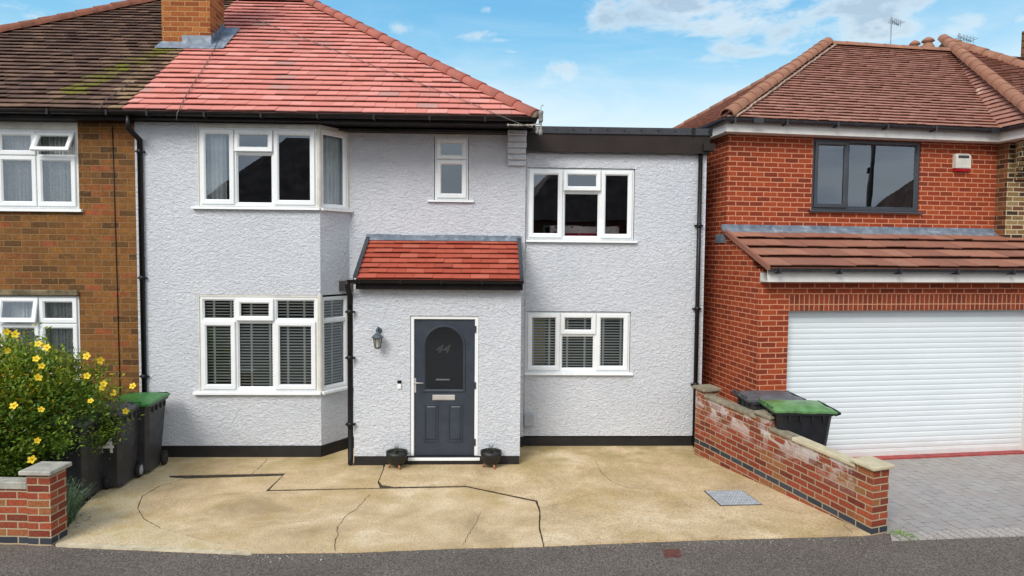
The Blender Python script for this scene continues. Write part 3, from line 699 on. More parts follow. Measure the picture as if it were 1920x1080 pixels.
# heads, posts
h = MB(); h2_ = MB(); h.box((up_r[0]-.01, vA-.004, wr[3]), (UA-.02, vA+.1, zu1+.002)); h.box((UA-.045, vA-.004, zu0), (UA+.0, vA+.06, zu1), .006); h2_.box((UA-.045, vA-.004, zl0), (UA+.0, vA+.06, zl1), .006)
h.box((up_r[0]-.004, vA-.002, zu0), (wr[0], vA+.08, zu1)); h2_.box((lo_r[0]-.004, vA-.002, zl0), (wr2[0], vA+.08, zl1)); h2_.box((lo_r[0], vA+.004, wr2[3]), (UA-.046, vA+.1, zl1))
h.M = cantM; h2_.M = cantM; h.box((0, -.004, wr[3]), (LC, .1, zu1+.002)); h.box((0.002, -.004, zu0), (.04, .06, wr[3]), .004); h2_.box((.002, -.004, zl0), (.04, .06, zl1), .004); h2_.build('window_surround', 'upvc_old', house); h.box((LC-.03, -.004, zu0), (LC, .06, wr[3])); h.M = None
h.build('window_surround', 'upvc_old', house)
window(house, (.04, wr[1], LC-.03, wr[3]), .012, [(0, [(0, 'F', 0)])], T=cantM, sill=(.03, .05, .045, .07), curtain=[(.02, LC-.02)])
window(house, (.04, wr2[1], LC-.03, wr2[3]), .012, [(0, [(s1, 'F', 0), (0, 'F', 0)])], T=cantM, sill=(.03, .05, .045, .07), blind=[.12, .3, .5])
window(house, (sm_r[0]+.01, sm_r[1]+.02, sm_r[2]-.01, px_z(846, 256, 0)), .02, [(0, [(px_z(846, 299, 0), 'S', 0), (0, 'S', 0)])], sill=(.11, .09, .035, .06))
h = MB(); h.box((sm_r[0], .004, px_z(846, 256, 0)), (sm_r[2], .1, sm_r[3])); h.build('window_surround', 'upvc_old', house)
yC = vC+.03
er = (eu_r[0], eu_r[1]+.02, eu_r[2]-.01, eu_r[3]-.01)
window(house, er, yC, [(px_u(1055, 380, yC), [(0, 'S', 0)]), (px_u(1126, 380, yC), [(px_z(1090, 359, yC), 'F', 0), (0, 'S', 4)]), (0, [(0, 'S', 0)])], sill=(.02, .05, .04, .08))
er2 = (el_r[0], el_r[1]+.02, el_r[2]-.01, el_r[3]-.01)
window(house, er2, yC, [(px_u(1050, 640, yC), [(0, 'S', 0)]), (px_u(1117, 640, yC), [(px_z(1085, 627, yC), 'F', 0), (0, 'S', 0)]), (0, [(0, 'S', 0)])], sill=(.02, .05, .04, .08),
       blind=[px_u(x, 640, vC) for x in (1000, 1031, 1065, 1098, 1133, 1166)])
# --- roof
RP = R(35.0); cs, sn = math.cos(RP), math.sin(RP)
Orf = Vector((0, EV, EZ)); Srf = Vector((0, cs, sn)); Nrf = Vector((0, -sn, cs))
def roof_us(px, py): q = F.hitplane(px, py, Orf, Nrf); return (q.x, (q-Orf).dot(Srf))
SR = roof_us(560, 4)[1]; UH1 = roof_us(578, 2)[0]; UH0 = px_u(1004, 215, EV)
def tinfo(u, s, r_):
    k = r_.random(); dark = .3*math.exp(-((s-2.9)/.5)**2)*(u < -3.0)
    return (max(0, k*.75+.25-(.45 if r_.random() < .10 else 0)-dark*r_.random()), 0, 0)
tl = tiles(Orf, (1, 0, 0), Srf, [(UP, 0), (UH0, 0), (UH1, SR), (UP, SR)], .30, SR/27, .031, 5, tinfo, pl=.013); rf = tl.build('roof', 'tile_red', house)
ridge = Orf+Srf*SR
# hidden slopes (right hip and rear)
bk = MB(); hb = Vector((UH0, EV, EZ)); ht = Vector((UH1, ridge.y, ridge.z)); yb = 2*ridge.y-EV
bk.face([hb, (UH0, yb, EZ), ht]); bk.face([(UP, yb, EZ), (UH0, yb, EZ), ht, (UP, ridge.y, ridge.z)]); bk.build('rear_roof_slope', 'ridge_red', house)
hp = hip_tiles(hb+Vector((-.02, .03, .0)), ht+Vector((0, 0, .0)), .115, .41, 3); hip_tiles(Vector((UH1+.05, ridge.y, ridge.z+.0)), Vector((UP, ridge.y, ridge.z+.0)), .11, .45, 4, mb=hp); hp.build('hip_tiles', 'ridge_red', house)
e = MB(); e.lathe([(.0, 0), (.085, .01), (.085, .10), (.05, .14), (.0, .15)], 12, (UH0-.03, EV+.04, EZ-.03)); e.build('hip_end_mortar', 'mortar', house)
# fascia, soffit, gutter
fz0, fz1 = EZ-.10, EZ+.0; fs = MB()
fs.box((UP, EV+.09, fz0), (UH0-.03, EV+.115, fz1-.02)); fs.prism([(UP, EV+.115, fz0), (UP, .12, 4.93), (UP, .12, 4.95), (UP, EV+.115, fz0+.03)], (UH0-.05-UP, 0, 0))
fs.prism([(UB+.06, EV+.09, fz0), (UB+.06, 1.5, 4.93), (UH0-.03, 1.5, EZ), (UH0-.03, EV+.09, fz1)], (.0, .0, .03)); fs.build('fascia', 'black_board', house)
gt = MB(); gutter(gt, (UP, EV+.02, EZ-.01), (UH0+.02, EV+.02, EZ-.01), .058); gutter(gt, (UH0-.02, EV-.01, EZ-.01), (UH0-.02, 1.6, EZ-.01), .058)
for i in range(8):
    uu = UP+.35+i*.78; gt.box((uu-.015, EV-.042, EZ-.078), (uu+.015, EV+.085, EZ-.002))
gt.build('gutter', 'black_pvc', house)
# chimney
cx0, cs0 = roof_us(303, 90); cx1 = roof_us(395, 90)[0]
# the front face stands where its foot meets the roof
foot = Orf+Srf*roof_us(350, 88)[1]; yf = foot.y
cu0, cu1 = F.hit(303, 40, yf).x, F.hit(394, 40, yf).x; cdep = .62
ch = MB(); ch.box((cu0, yf, foot.z-.4), (cu1, yf+cdep, foot.z+2.2)); chm = ch.build('chimney', 'brick_chimney', house)
for q in (.25, .7):
    c = MB(); c.lathe([(.13, 0), (.12, .05), (.10, .1), (.09, .4), (.115, .42), (.115, .46), (.08, .47)], 16, (cu0+(cu1-cu0)*q, yf+cdep/2, foot.z+2.2)); c.build('chimney_pot', 'ridge_tc', chm)
ld = MB()
um = cu0+(cu1-cu0)*.42
ld.box((cu0-.03, yf-.012, foot.z-.02), (um, yf-.001, foot.z+.08)); ld.box((um, yf-.016, foot.z-.02), (cu1+.02, yf-.001, foot.z+.19))
for (ua_, ub_) in ((cu0-.05, cu1+.03),): ld.prism([(ua_, yf-.16, foot.z-.16*math.tan(RP)+.045), (ua_, yf, foot.z+.045), (ua_, yf, foot.z+.055), (ua_, yf-.16, foot.z-.16*math.tan(RP)+.055)], (ub_-ua_, 0, 0))
sl = lambda y: EZ+(y-EV)*math.tan(RP)
for k in range(6):
    y0_, y1_ = yf+k*cdep/6-.02, yf+(k+1)*cdep/6; ld.box((cu1+.001, y0_, sl(y0_)), (cu1+.014, y1_, sl(y1_)+.13))
ld.prism([(cu1, yf-.16, sl(yf-.16)+.04), (cu1+.26, yf-.12, sl(yf-.12)+.04), (cu1+.24, yf+cdep+.1, sl(yf+cdep+.1)+.045), (cu1, yf+cdep+.1, sl(yf+cdep+.1)+.045)], (0, 0, .008))
ld.build('chimney_flashing', 'lead', chm)
# --- extension flat roof
vf = -.06; ez0, ez1 = px_z(1100, 285, vf), px_z(1100, 238, vf); UF = F.hit(1335, 265, vf).x; zt = px_z(1100, 250, vf)
x = MB(); x.box((UB-.02, vf, ez0), (UF-.03, vf+.03, zt)); x.box((UB+.02, vf+.03, ez0+.06), (UF-.06, 7.1, zt-.01)); x.box((UF-.06, vf+.02, ez0), (UF-.03, 7.1, zt)); x.box((UE-.02, vf+.02, ez0), (UF-.04, 7, ez0+.02)); x.box((UE-.1, vf-.05, px_z(1310, 283, vf)), (UF+.03, vf+.08, px_z(1310, 272, vf)+.02)); x.build('extension_fascia', 'brown_board', house)
x = MB(); x.box((UB-.02, vf-.022, zt-.012), (UF-.02, vf+.05, ez1), .006); x.box((UB-.02, vf+.051, zt+.0), (UF-.02, 7.15, ez1-.01)); x.box((UF-.021, vf-.015, zt-.01), (UF+.0, 7.1, ez1-.002))
x.build('roof_edge_trim', 'grey_pvc', house)
x = MB(); x.lathe([(.012, -.030), (.012, -.0215)], 8, (0, vf, (zt+ez1)/2), 'y'); rv = x.build('rivet', 'black_pvc', house); rv.location.x = UB+.2
for i in range(1, 12): q = rv.copy(); scene.collection.objects.link(q); q.parent = house; q.location.x = UB+.2+i*.26
for uu in (F.hit(1300, 245, vf).x, UF-.03): x = MB(); x.box((uu-.025, vf-.03, zt-.016), (uu+.025, vf+.05, ez1+.008)); x.build('trim_joint', 'black_pvc', house)
x = MB(); pts = []
for i in range(26):
    uu = UB+.02+(UE-UB-.06)*i/25; pts.append((uu, vC-.012, ez0-.022+.008*math.sin(i*1.9)+.004*math.sin(i*.7)))
x.tube(pts, .007, 6); x.tube([(UB+.012, vC-.01, ez0-.02), (UB+.006, vC-.012, ez0-.12), (UB+.012, vC-.008, 3.2), (UB+.008, vC-.012, 1.2), (UB+.012, vC-.01, .45)], .006, 6); x.build('wall_cable', 'cable_white', house)
# downpipes (right of the extension, left of the porch)
def downpipe(parent, pts, zs, mat='black_pvc', r=.034, clipx=.05):
    d_ = MB(); d_.tube(pts, r, 10); x_, y_ = pts[-1][0], pts[-1][1]
    for z in zs: d_.box((x_-r-.03, y_-.012, z-.012), (x_+r+.03, y_+r+.02, z+.012)); d_.lathe([(r+.006, -.035), (r+.006, .035)], 12, (x_, y_, z))
    return d_.build('downpipe', mat, parent)
xr = F.hit(1309, 500, vC-.05).x
downpipe(house, [(xr, vC-.05, ez0+.05), (xr, vC-.05, .03)], [1.0, 2.2, 3.5])
# --- porch
P0, P1 = F.hit(663.5, 700, vP).x, F.hit(976, 700, vP).x; pz1 = F.hit(800, 541, vP).z
dr = F.rect(769, 592, 897, 861, vP); d0 = dr[1]
pw = MB(); pw.wall(P0, P1, .13, pz1+.05, vP, .2, [(dr[0], -1, dr[2], dr[3])]); 
for uu in (P0, P1-.2):   # side walls with a sloping top under the roof
    pw.prism([(uu, vP+.201, .13), (uu, -.001, .13), (uu, -.001, pz1+.40), (uu, vP+.201, pz1+.06)], (.2, 0, 0))
pw.build('porch_wall', 'render', house)
pp = MB(); pp.box((P0-.012+.02, vP-.012, -.05), (P1-.01, vP+.15, .132)); pp.box((P0+.0, vP, -.05), (P0+.15, 0, .131)); pp.box((P1-.17, vP, -.05), (P1-.012, 0, .131)); pp.build('porch_plinth', 'black_paint', house)
vE = vP-.17; pe = F.hit(820, 524, vE); vT = -.01; pt = F.hit(830, 450, vT)
u0e, u1e = F.hit(662, 524, vE).x, F.hit(982, 526, vE).x
S = Vector((0, vT-vE, pt.z-pe.z)); SL = S.length; S.normalize()
def pinfo(u, s, r_): return (r_.random()*.8+.2-(.6 if r_.random() < .04 else 0), 0, 0)
Ope = Vector((0, vE, pe.z))
PE = tiles(Ope, (1, 0, 0), S, [(u0e+.05, 0), (u1e-.05, 0), (u1e-.05, SL), (u0e+.05, SL)], .262, SL/8, .027, 9, pinfo, pl=.012).build('porch_roof', 'tile_porch', house)
for (ua_, ub_) in ((u0e, u0e+.055), (u1e-.055, u1e)):
    q = MB()
    a_ = Vector((ua_, vE-.01, pe.z+.012)); q.prism([a_, a_+Vector((ub_-ua_, 0, 0)), a_+Vector((ub_-ua_, 0, 0))+S*(SL+.02), a_+S*(SL+.02)], (0, 0, .034))
    q.box((ua_, vE-.012, pe.z-.02), (ua_+.012 if ua_ == u0e else ub_, vE-.0, pe.z+.02)); q.build('verge_trim', 'anthracite', PE)
q = MB(); r_ = random.Random(2)
n = 9
for i in range(n):
    ua_ = u0e+(u1e-u0e)*i/n; ub_ = u0e+(u1e-u0e)*(i+1)/n; zz = pt.z+.075+r_.uniform(-.006, .006)
    q.box((ua_, vT-.02-.001*(i % 2), pt.z-.0), (ub_+.004, vT, zz)); a_ = Vector((ua_, vT-.07, pt.z-.07*S.z/S.y+.026)); q.prism([a_, a_+Vector((ub_-ua_, 0, 0)), Vector((ub_, vT-.01, pt.z+.03)), Vector((ua_, vT-.01, pt.z+.03))], (0, 0, .008))
q.build('lead_flashing', 'lead', PE)
q = MB(); q.box((u0e+.03, vE+.03, pz1-.01), (u1e-.01, vE+.055, pe.z-.005)); q.box((u0e+.04, vE+.055, pz1-.004), (u1e-.02, vP+.02, pz1+.02))
for uu in (u0e+.03, u1e-.035): q.prism([(uu, vE+.055, pz1-.01), (uu, -.001, pz1-.01+.42), (uu, -.001, pt.z-.01), (uu, vE+.055, pe.z-.01)], (.025, 0, 0))
q.build('porch_fascia', 'black_board', house)
q = MB(); gutter(q, (u0e-.07, vE-.02, pe.z-.012), (u1e, vE-.02, pe.z-.012), .045)
for i in range(5): uu = u0e+.1+i*.56; q.box((uu-.012, vE-.066, pe.z-.065), (uu+.012, vE+.03, pe.z-.004))
q.build('porch_gutter', 'black_pvc', house)
xd = F.hit(656.5, 700, vP-.0).x
downpipe(house, [(xd-.0, vE-.02, pe.z-.03), (xd, vE-.01, pe.z-.10), (xd, vP+.01, pe.z-.24), (xd, vP+.01, .10), (xd+.01, vP-.05, .03)], [.6, 1.55, 2.2], r=.036)
# --- front door
fr = MB(); yd = vP+.05
fr.ring(dr[0]+.004, d0-.1, dr[2]-.004, dr[3]-.004, [(0, yd+.07), (0, yd-.03), (.044, yd-.03), (.05, yd-.02), (.05, yd+.07)])
fr.box((dr[0]-.03, vP-.035, d0-.015), (dr[2]+.03, yd+.06, d0+.028), .006)
l0, l1, lz0, lz1 = dr[0]+.055, dr[2]-.055, d0+.035, dr[3]-.056
lf = MB(); gx0, gx1 = F.hit(797, 680, yd).x, F.hit(869, 680, yd).x; gz0, gz1 = F.hit(833, 731, yd).z, F.hit(833, 613, yd).z
cxm, rr = (gx0+gx1)/2, (gx1-gx0)/2; zs_ = gz1-rr; TH = .045
arc = [(cxm-rr*math.cos(math.pi*k/20), zs_+rr*math.sin(math.pi*k/20)) for k in range(21)]
def fb(q4): lf.face([(x_, yd, z_) for x_, z_ in q4]); lf.face([(x_, yd+TH, z_) for x_, z_ in q4][::-1])
fb([(l0, lz0), (l1, lz0), (l1, gz0), (l0, gz0)]); fb([(l0, gz0), (gx0, gz0), (gx0, zs_), (l0, zs_)]); fb([(gx1, gz0), (l1, gz0), (l1, zs_), (gx1, zs_)])
fb([(l0, zs_), (gx0, zs_), (gx0, lz1), (l0, lz1)]); fb([(gx1, zs_), (l1, zs_), (l1, lz1), (gx1, lz1)])
for k in range(20): fb([arc[k], arc[k+1], (arc[k+1][0], lz1), (arc[k][0], lz1)])
lf.ring(l0, lz0, l1, lz1, [(0, yd), (0, yd+TH)], closed=False)
door = lf.build('front_door', 'door_grey', house)
fr.build('door_frame', 'upvc', door)
# arched glazing bead
md = MB(); path = [(gx0, gz0)]+arc+[(gx1, gz0)]
def offs(path, o):
    out = []
    for i, (x_, z_) in enumerate(path):
        if i in (0, len(path)-1): out.append((x_+(-o if i == 0 else o), z_-o))
        else:
            dx, dz = x_-cxm, max(0, z_-zs_); L_ = math.hypot(dx, dz) or 1; out.append((x_+o*dx/L_, z_+o*dz/L_))
    return out
rows = [(offs(path, .032), yd-.001), (offs(path, .026), yd-.014), (offs(path, .010), yd-.016), (offs(path, -.004), yd-.004), (offs(path, -.008), yd+.02)]
for i in range(len(rows)-1):
    (A_, ya), (B_, yb_) = rows[i], rows[i+1]; n = len(A_)
    for k in range(n): l = (k+1) % n; md.face([(A_[k][0], ya, A_[k][1]), (A_[l][0], ya, A_[l][1]), (B_[l][0], yb_, B_[l][1]), (B_[k][0], yb_, B_[k][1])])
for (xa, xb) in ((795, 822), (840, 868)):
    r4 = F.rect(xa, 757, xb, 829, yd); md.ring(r4[0], r4[1], r4[2], r4[3], [(0, yd-.001), (.006, yd-.012), (.018, yd-.012), (.026, yd+.004), (.050, yd-.010), (.052, yd-.0105)], closed=False)
    md.face([(r4[0]+.052, yd-.0105, r4[1]+.052), (r4[2]-.052, yd-.0105, r4[1]+.052), (r4[2]-.052, yd-.0105, r4[3]-.052), (r4[0]+.052, yd-.0105, r4[3]-.052)])
md.build('door_mouldings', 'door_grey', door)
gp = MB(); gp.face([(x_, yd+.012, z_) for x_, z_ in [(gx0, gz0), (gx1, gz0)]+arc[::-1]]); gp.build('door_glass', 'glass', door)
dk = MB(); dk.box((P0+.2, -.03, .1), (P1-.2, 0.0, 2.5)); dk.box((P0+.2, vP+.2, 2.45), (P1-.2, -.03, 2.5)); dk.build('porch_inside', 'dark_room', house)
def text_mesh(name, body, size, M, mat, parent, th=.001, shear=0.0):
    cu = bpy.data.curves.new(name, 'FONT'); cu.body = body; cu.size = size; cu.extrude = th; cu.align_x = 'CENTER'; cu.align_y = 'CENTER'; cu.shear = shear; cu.offset = size*.018
    tmp = bpy.data.objects.new('tmp', cu); me = bpy.data.meshes.new_from_object(tmp); bpy.data.objects.remove(tmp); bpy.data.curves.remove(cu)
    me.transform(M); me.materials.clear(); me.materials.append(MT[mat]); o = bpy.data.objects.new(name, me); scene.collection.objects.link(o); o.parent = parent; return o
tz = F.hit(828, 655, yd)
text_mesh('house_number', '44', .17, Matrix.Translation((tz.x, yd+.009, tz.z)) @ Matrix.Rotation(R(90), 4, 'X') @ Matrix.Scale(1.15, 4, (1, 0, 0)), 'etched', door, .0008, .35)
hw = MB(); r4 = F.rect(811, 740, 853, 750, yd); hw.box((r4[0], yd-.016, r4[1]), (r4[2], yd-.001, r4[3]), .003); hw.box((r4[0]+.012, yd-.022, r4[1]+.012), (r4[2]-.012, yd-.015, r4[3]-.010), .002)
r5 = F.rect(817, 711, 843, 713.5, yd); hw.build('letterbox', 'steel', door); hw = MB(); hw.box((r5[0], yd+.016, r5[1]), (r5[2], yd+.03, r5[3])); hw.build('inner_rail', 'number_white', door)
hd = MB(); hx = F.hit(778.5, 722, yd).x; hz0, hz1 = F.hit(778, 736, yd).z, F.hit(778, 709, yd).z; hd.box((hx-.014, yd-.012, hz0), (hx+.014, yd-.001, hz1), .003)
hzm = hz1-.06; hd.tube([(hx, yd-.01, hzm), (hx, yd-.05, hzm), (hx+.02, yd-.055, hzm), (hx+.12, yd-.055, hzm-.002)], .008, 8); hd.build('door_handle', 'steel', door)
for yy in (617, 722, 828): hg = MB(); zz = F.hit(893, yy, yd).z; hg.box((l1-.004, yd-.045, zz-.05), (l1+.02, yd-.028, zz+.05), .004); hg.build('hinge', 'hub_dark', door)

# things in the rooms
bed = empty('bed', FM @ Matrix.Translation((1.0, 1.0, 2.6)), 'crimson bed with white printed pillow behind the upper extension window', 'bed')
zb = px_z(1090, 431, .5)-2.6
m = MB(); m.box((-.85, -.75, 0), (.85, 1.2, zb-.06), .05); m.build('bedding', 'crimson', bed)
def pillow(a, b, z0_, h_, y_):
    m = MB(); nx, nz = 22, 10; P = {}
    for sgn in (-1, 1):
        for i in range(nx+1):
            for j in range(nz+1):
                x_, z_ = i/nx, j/nz; bul = (max(0, 1-(2*x_-1)**6)*max(0, 1-(2*z_-1)**4))**.5
                P[sgn, i, j] = m.vert((a+(b-a)*x_, y_+sgn*.06*bul, z0_+h_*z_*(1+.05*math.sin(7*x_))))
        for i in range(nx):
            for j in range(nz): m.facei([P[sgn, i, j], P[sgn, i+1, j], P[sgn, i+1, j+1], P[sgn, i, j+1]], True)
    return m
pillow(-.40, .72, zb-.10, .16, -.55).build('pillow', 'floral', bed)
pn = MB(FM); pn.box((px_u(985, 640, .6), .6, .3), (px_u(1022, 640, .6), .64, 2.2), .01); tag(pn.build('wall_panel', 'mustard'), 'mustard yellow panel glimpsed behind the left blind of the lower extension window', 'panel')

# ============================================================ LEFT NEIGHBOUR
UL = UP-6.0
lh = empty('brick_house', FM @ Matrix.Translation((UP, 0, 0)), 'mottled brown brick semi-detached house with mossy dark tiled roof at the left edge', 'house')
def L(u): return u-UP
vL = vA+.02
ul = F.rect(-150, 241, 146, 392, vL); ll = F.rect(-150, 554, 150, 712, vL)
w = MB(); w.wall(L(UL), -.001, PL-.1, 4.88, vL, WT, [(L(ul[0]), ul[1], L(ul[2]), ul[3]+.1), (L(ll[0]), ll[1], L(ll[2]), ll[3])]); w.wall(L(UL), -.001, 0, 4.9, 8.0, .2); w.box((L(UL), vL, 0), (L(UL)+.25, 8, 4.88))
w.build('wall', 'brick_left', lh)
i_ = MB(); i_.box((L(UL)+.25, vL+WT+.03, 2.45), (-.03, 7.9, 2.6)); i_.box((L(UL)+.25, vL+WT+.03, 4.85), (-.03, 7.9, 4.87)); i_.box((L(UL)+.25, 3, 0), (-.02, 3.1, 4.9)); i_.box((-.02, vL+WT+.01, 0), (-.002, 7.9, 4.85)); i_.build('interior', 'dark_room', lh)
ya = vL+.02
def LU(x, y): return L(F.hit(x, y, ya).x)
def LZ(x, y): return F.hit(x, y, ya).z
r_up = (L(ul[0]), ul[1]+.02, L(ul[2])-.01, ul[3]); zsp = LZ(70, 292)
n0 = (L(ul[0])+.05, L(ul[2])-.05)
window(lh, r_up, ya, [(LU(-78, 320), [(zsp, 'S', 0), (0, 'S', 0)]), (LU(-4, 320), [(zsp, 'S', 0), (0, 'S', 0)]), (LU(70, 320), [(zsp, 'S', 0), (0, 'S', 0)]), (0, [(zsp, 'S', 0), (0, 'S', 30)])], sill=(.1, .07, .05, .07), net=[n0])
r_lo = (L(ll[0]), ll[1]+.02, L(ll[2])-.01, ll[3]); zsp = LZ(70, 606)
window(lh, r_lo, ya, [(LU(-78, 650), [(zsp, 'S', 0), (0, 'S', 0)]), (LU(0, 650), [(zsp, 'S', 0), (0, 'S', 0)]), (LU(76, 650), [(zsp, 'S', 0), (0, 'S', 13)]), (0, [(zsp, 'S', 0), (0, 'S', 0)])], sill=(.1, .04, .05, .07), net=[n0])
h = MB(); h.box((L(ul[0])-.02, vL-.004, ul[3]), (L(ul[2])-.006, vL+.08, ul[3]+.099)); h.build('window_head', 'upvc_old', lh); h = MB(); h.box((L(ul[2])-.0055, vL-.002, ul[1]), (L(ul[2])+.01, vL+.06, ul[3]+.099)); h.build('window_side_trim', 'upvc_old', lh)
h = MB(); h.box((L(ll[0]), vL-.05, ll[3]), (L(ll[2])+.0, vL+.1, LZ(75, 543)), .015); h.build('lintel', 'stone', lh)
def linfo(u, s, r_):
    # moss creeps along a diagonal; pale worn tiles next to the party line
    q = (u-UP)+1.15-.33*s; mo = math.exp(-(q/.27)**2)*(.78 if .5 < s < 4.4 else .3)*r_.uniform(.55, 1.15)
    wn = math.exp(-((u-UP)/.40)**2); k = r_.random()
    return (min(1, max(0, k*.8+(.25 if wn > .5 else 0))), mo+.12*r_.random(), (.8 if r_.random() < .6*wn else 0)*wn+.12*(k > .9))
th = tiles(Orf, (1, 0, 0), Srf, [(UL-.1, 0), (UP-.004, 0), (UP-.004, SR), (2*UP-UH1, SR)], .19, SR/34, .032, 11, linfo, jit=.008, pl=.012)
o = th.build('roof', 'tile_dark', lh); o.location = (-UP, 0, 0)
hp = hip_tiles(Vector((UL-.1, EV, EZ-.01)), Vector((2*UP-UH1, ridge.y, ridge.z-.01)), .125, .33, 8); hip_tiles(Vector((2*UP-UH1, ridge.y, ridge.z-.01)), Vector((UP-.01, ridge.y, ridge.z-.01)), .115, .4, 4, mb=hp); o = hp.build('ridge_tiles', 'ridge_old', lh); o.location = (-UP, 0, 0)
bk = MB(); bk.face([(UL-.1, EV, EZ), (UL-.1, yb, EZ), (2*UP-UH1, ridge.y, ridge.z)]); bk.face([(UP-.001, yb, EZ), (UL-.1, yb, EZ), (2*UP-UH1, ridge.y, ridge.z), (UP-.001, ridge.y, ridge.z)]); o = bk.build('rear_roof_slope', 'ridge_old', lh); o.location = (-UP, 0, 0)
fs = MB(); fs.box((L(UL), EV+.09, fz0-.02), (-.001, EV+.115, fz1-.02)); fs.prism([(L(UL), EV+.115, fz0-.02), (L(UL), vL+.05, 4.86), (L(UL), vL+.05, 4.9), (L(UL), EV+.115, fz0+.03)], (-L(UL)-.001, 0, 0)); fs.build('fascia', 'black_board', lh)
gt = MB(); gutter(gt, (L(UL), EV+.02, EZ-.012), (-.001, EV+.02, EZ-.012), .056)
for i in range(7): uu = -.2-i*.8; gt.box((uu-.015, EV-.042, EZ-.078), (uu+.015, EV+.085, EZ-.002))
gt.build('gutter', 'black_pvc', lh)
q0 = F.hit(240, 225, EV+.03); q1 = F.hit(262.5, 300, vL-.05)
downpipe(lh, [(L(q0.x), EV+.03, EZ-.06), (L(q0.x), EV+.03, F.hit(240, 240, EV+.03).z), (L(q1.x), vL-.05, F.hit(262, 262, vL-.05).z), (L(q1.x), vL-.05, .05)], [F.hit(262, 285, vL).z, F.hit(262, 521, vL).z, 1.2], r=.033)
cb = MB(); q = L(F.hit(216, 400, vL).x); cb.tube([(q-.01, vL-.008, 4.8), (q, vL-.008, 3.6), (q+.012, vL-.008, 2.4), (q+.02, vL-.008, .9)], .006, 5); cb.build('wall_cable', 'black_pvc', lh)

# ============================================================ RIGHT NEIGHBOUR
G = ground(1640, 857); NF = Frame(G, 9.0); NM = NF.M; vg, vu = -.14, .95
C0 = NF.hit(1423, 600, vg).x
rh = empty('garage_house', NM, 'red brick house with a wide white roller garage door and brown hipped roof', 'house')
g0 = NF.hit(1476.5, 660, vg).x; g1 = NF.hit(1936, 700, vg).x; gz = NF.hit(1600, 582, vg).z; gtop = NF.hit(1600, 505, vg).z
w = MB(); w.wall(C0, g1+1.2, 0, gtop, vg, .22, [(g0, -1, g1, gz)])
zr1 = NF.hit(1600, 436, vu).z                     # top of the garage roof at the upper wall
uw = NF.hit(1867.5, 340, vu).x; zup = NF.hit(1600, 245, vu).z
wn = NF.rect(1523, 263, 1725, 399, vu)
w.wall(C0, uw+.4, 2.4, zup, vu, .22, [wn])
w.prism([(C0, vg+.221, 0), (C0, vu-.001, 0), (C0, vu-.001, zr1-.03), (C0, vg+.221, gtop+(zr1-gtop)*.2)], (.22, 0, 0))
w.box((C0, vu, 0), (C0+.22, 9.0, 2.399)); w.box((C0, vu+.221, 2.4), (C0+.22, 9.0, zup)); w.box((C0, 9, 0), (uw+3, 9.2, zup))
w.build('wall', 'brick_red', rh)
sc = MB(); sz = NF.hit(1600, 553, vg).z; sc.box((g0-.002, vg-.004, gz-.001), (g1+.3, vg+.1, sz)); sc.build('soldier_course', 'brick_soldier', rh)
i_ = MB(); i_.box((C0+.23, vu+.23, 2.4), (uw+.3, 4, 2.5)); i_.box((C0+.23, 3.4, 2.4), (uw+.3, 3.5, zup)); i_.box((C0+.23, vu+.23, zup-.1), (uw+.3, 4, zup-.02)); i_.box((C0+.23, .5, 0), (g1+1, .55, 2.4)); i_.box((uw+.05, vu+.23, 2.4), (uw+.1, 3.4, zup-.1)); i_.build('interior', 'dark_room', rh)
# garage shutter
sh = MB(); n = 28; z_b, z_t = .045, gz+.04; y_ = .0; pts = []
for i in range(n):
    for k in range(6):
        tt = k/6; pts.append((y_-.006*math.sin(math.pi*tt)**.6 if 0 < tt else y_+.0012, z_b+(z_t-z_b)*(i+tt)/n))
pts.append((y_, z_t))
for i in range(len(pts)-1):
    a_, b_ = pts[i], pts[i+1]; sh.face([(g0-.02, a_[0], a_[1]), (g1+.02, a_[0], a_[1]), (g1+.02, b_[0], b_[1]), (g0-.02, b_[0], b_[1])], False)
sh.box((g0, y_-.014, z_b-.03), (g1, y_+.012, z_b+.05), .004)
gd = sh.build('garage_door', 'shutter', rh)
sg = MB(); sg.box((g0+.001, vg+.08, 0), (g0+.012, y_+.03, gz)); sg.box((g1-.012, vg+.08, 0), (g1-.001, y_+.03, gz)); sg.box((g0+.0121, vg+.08, gz-.03), (g1-.0121, y_+.0, gz-.001)); sg.build('guide_rail', 'white_paint', gd)
# upper window
window(rh, (wn[0]+.005, wn[1]+.035, wn[2]-.005, wn[3]-.005), vu+.015, [(NF.hit(1590, 330, vu).x, [(0, 'S', 0)]), (0, [(0, 'F', 0)])], mat='anthracite', sill=(.06, .05, .035, .07), fw=.05, sw=.05)
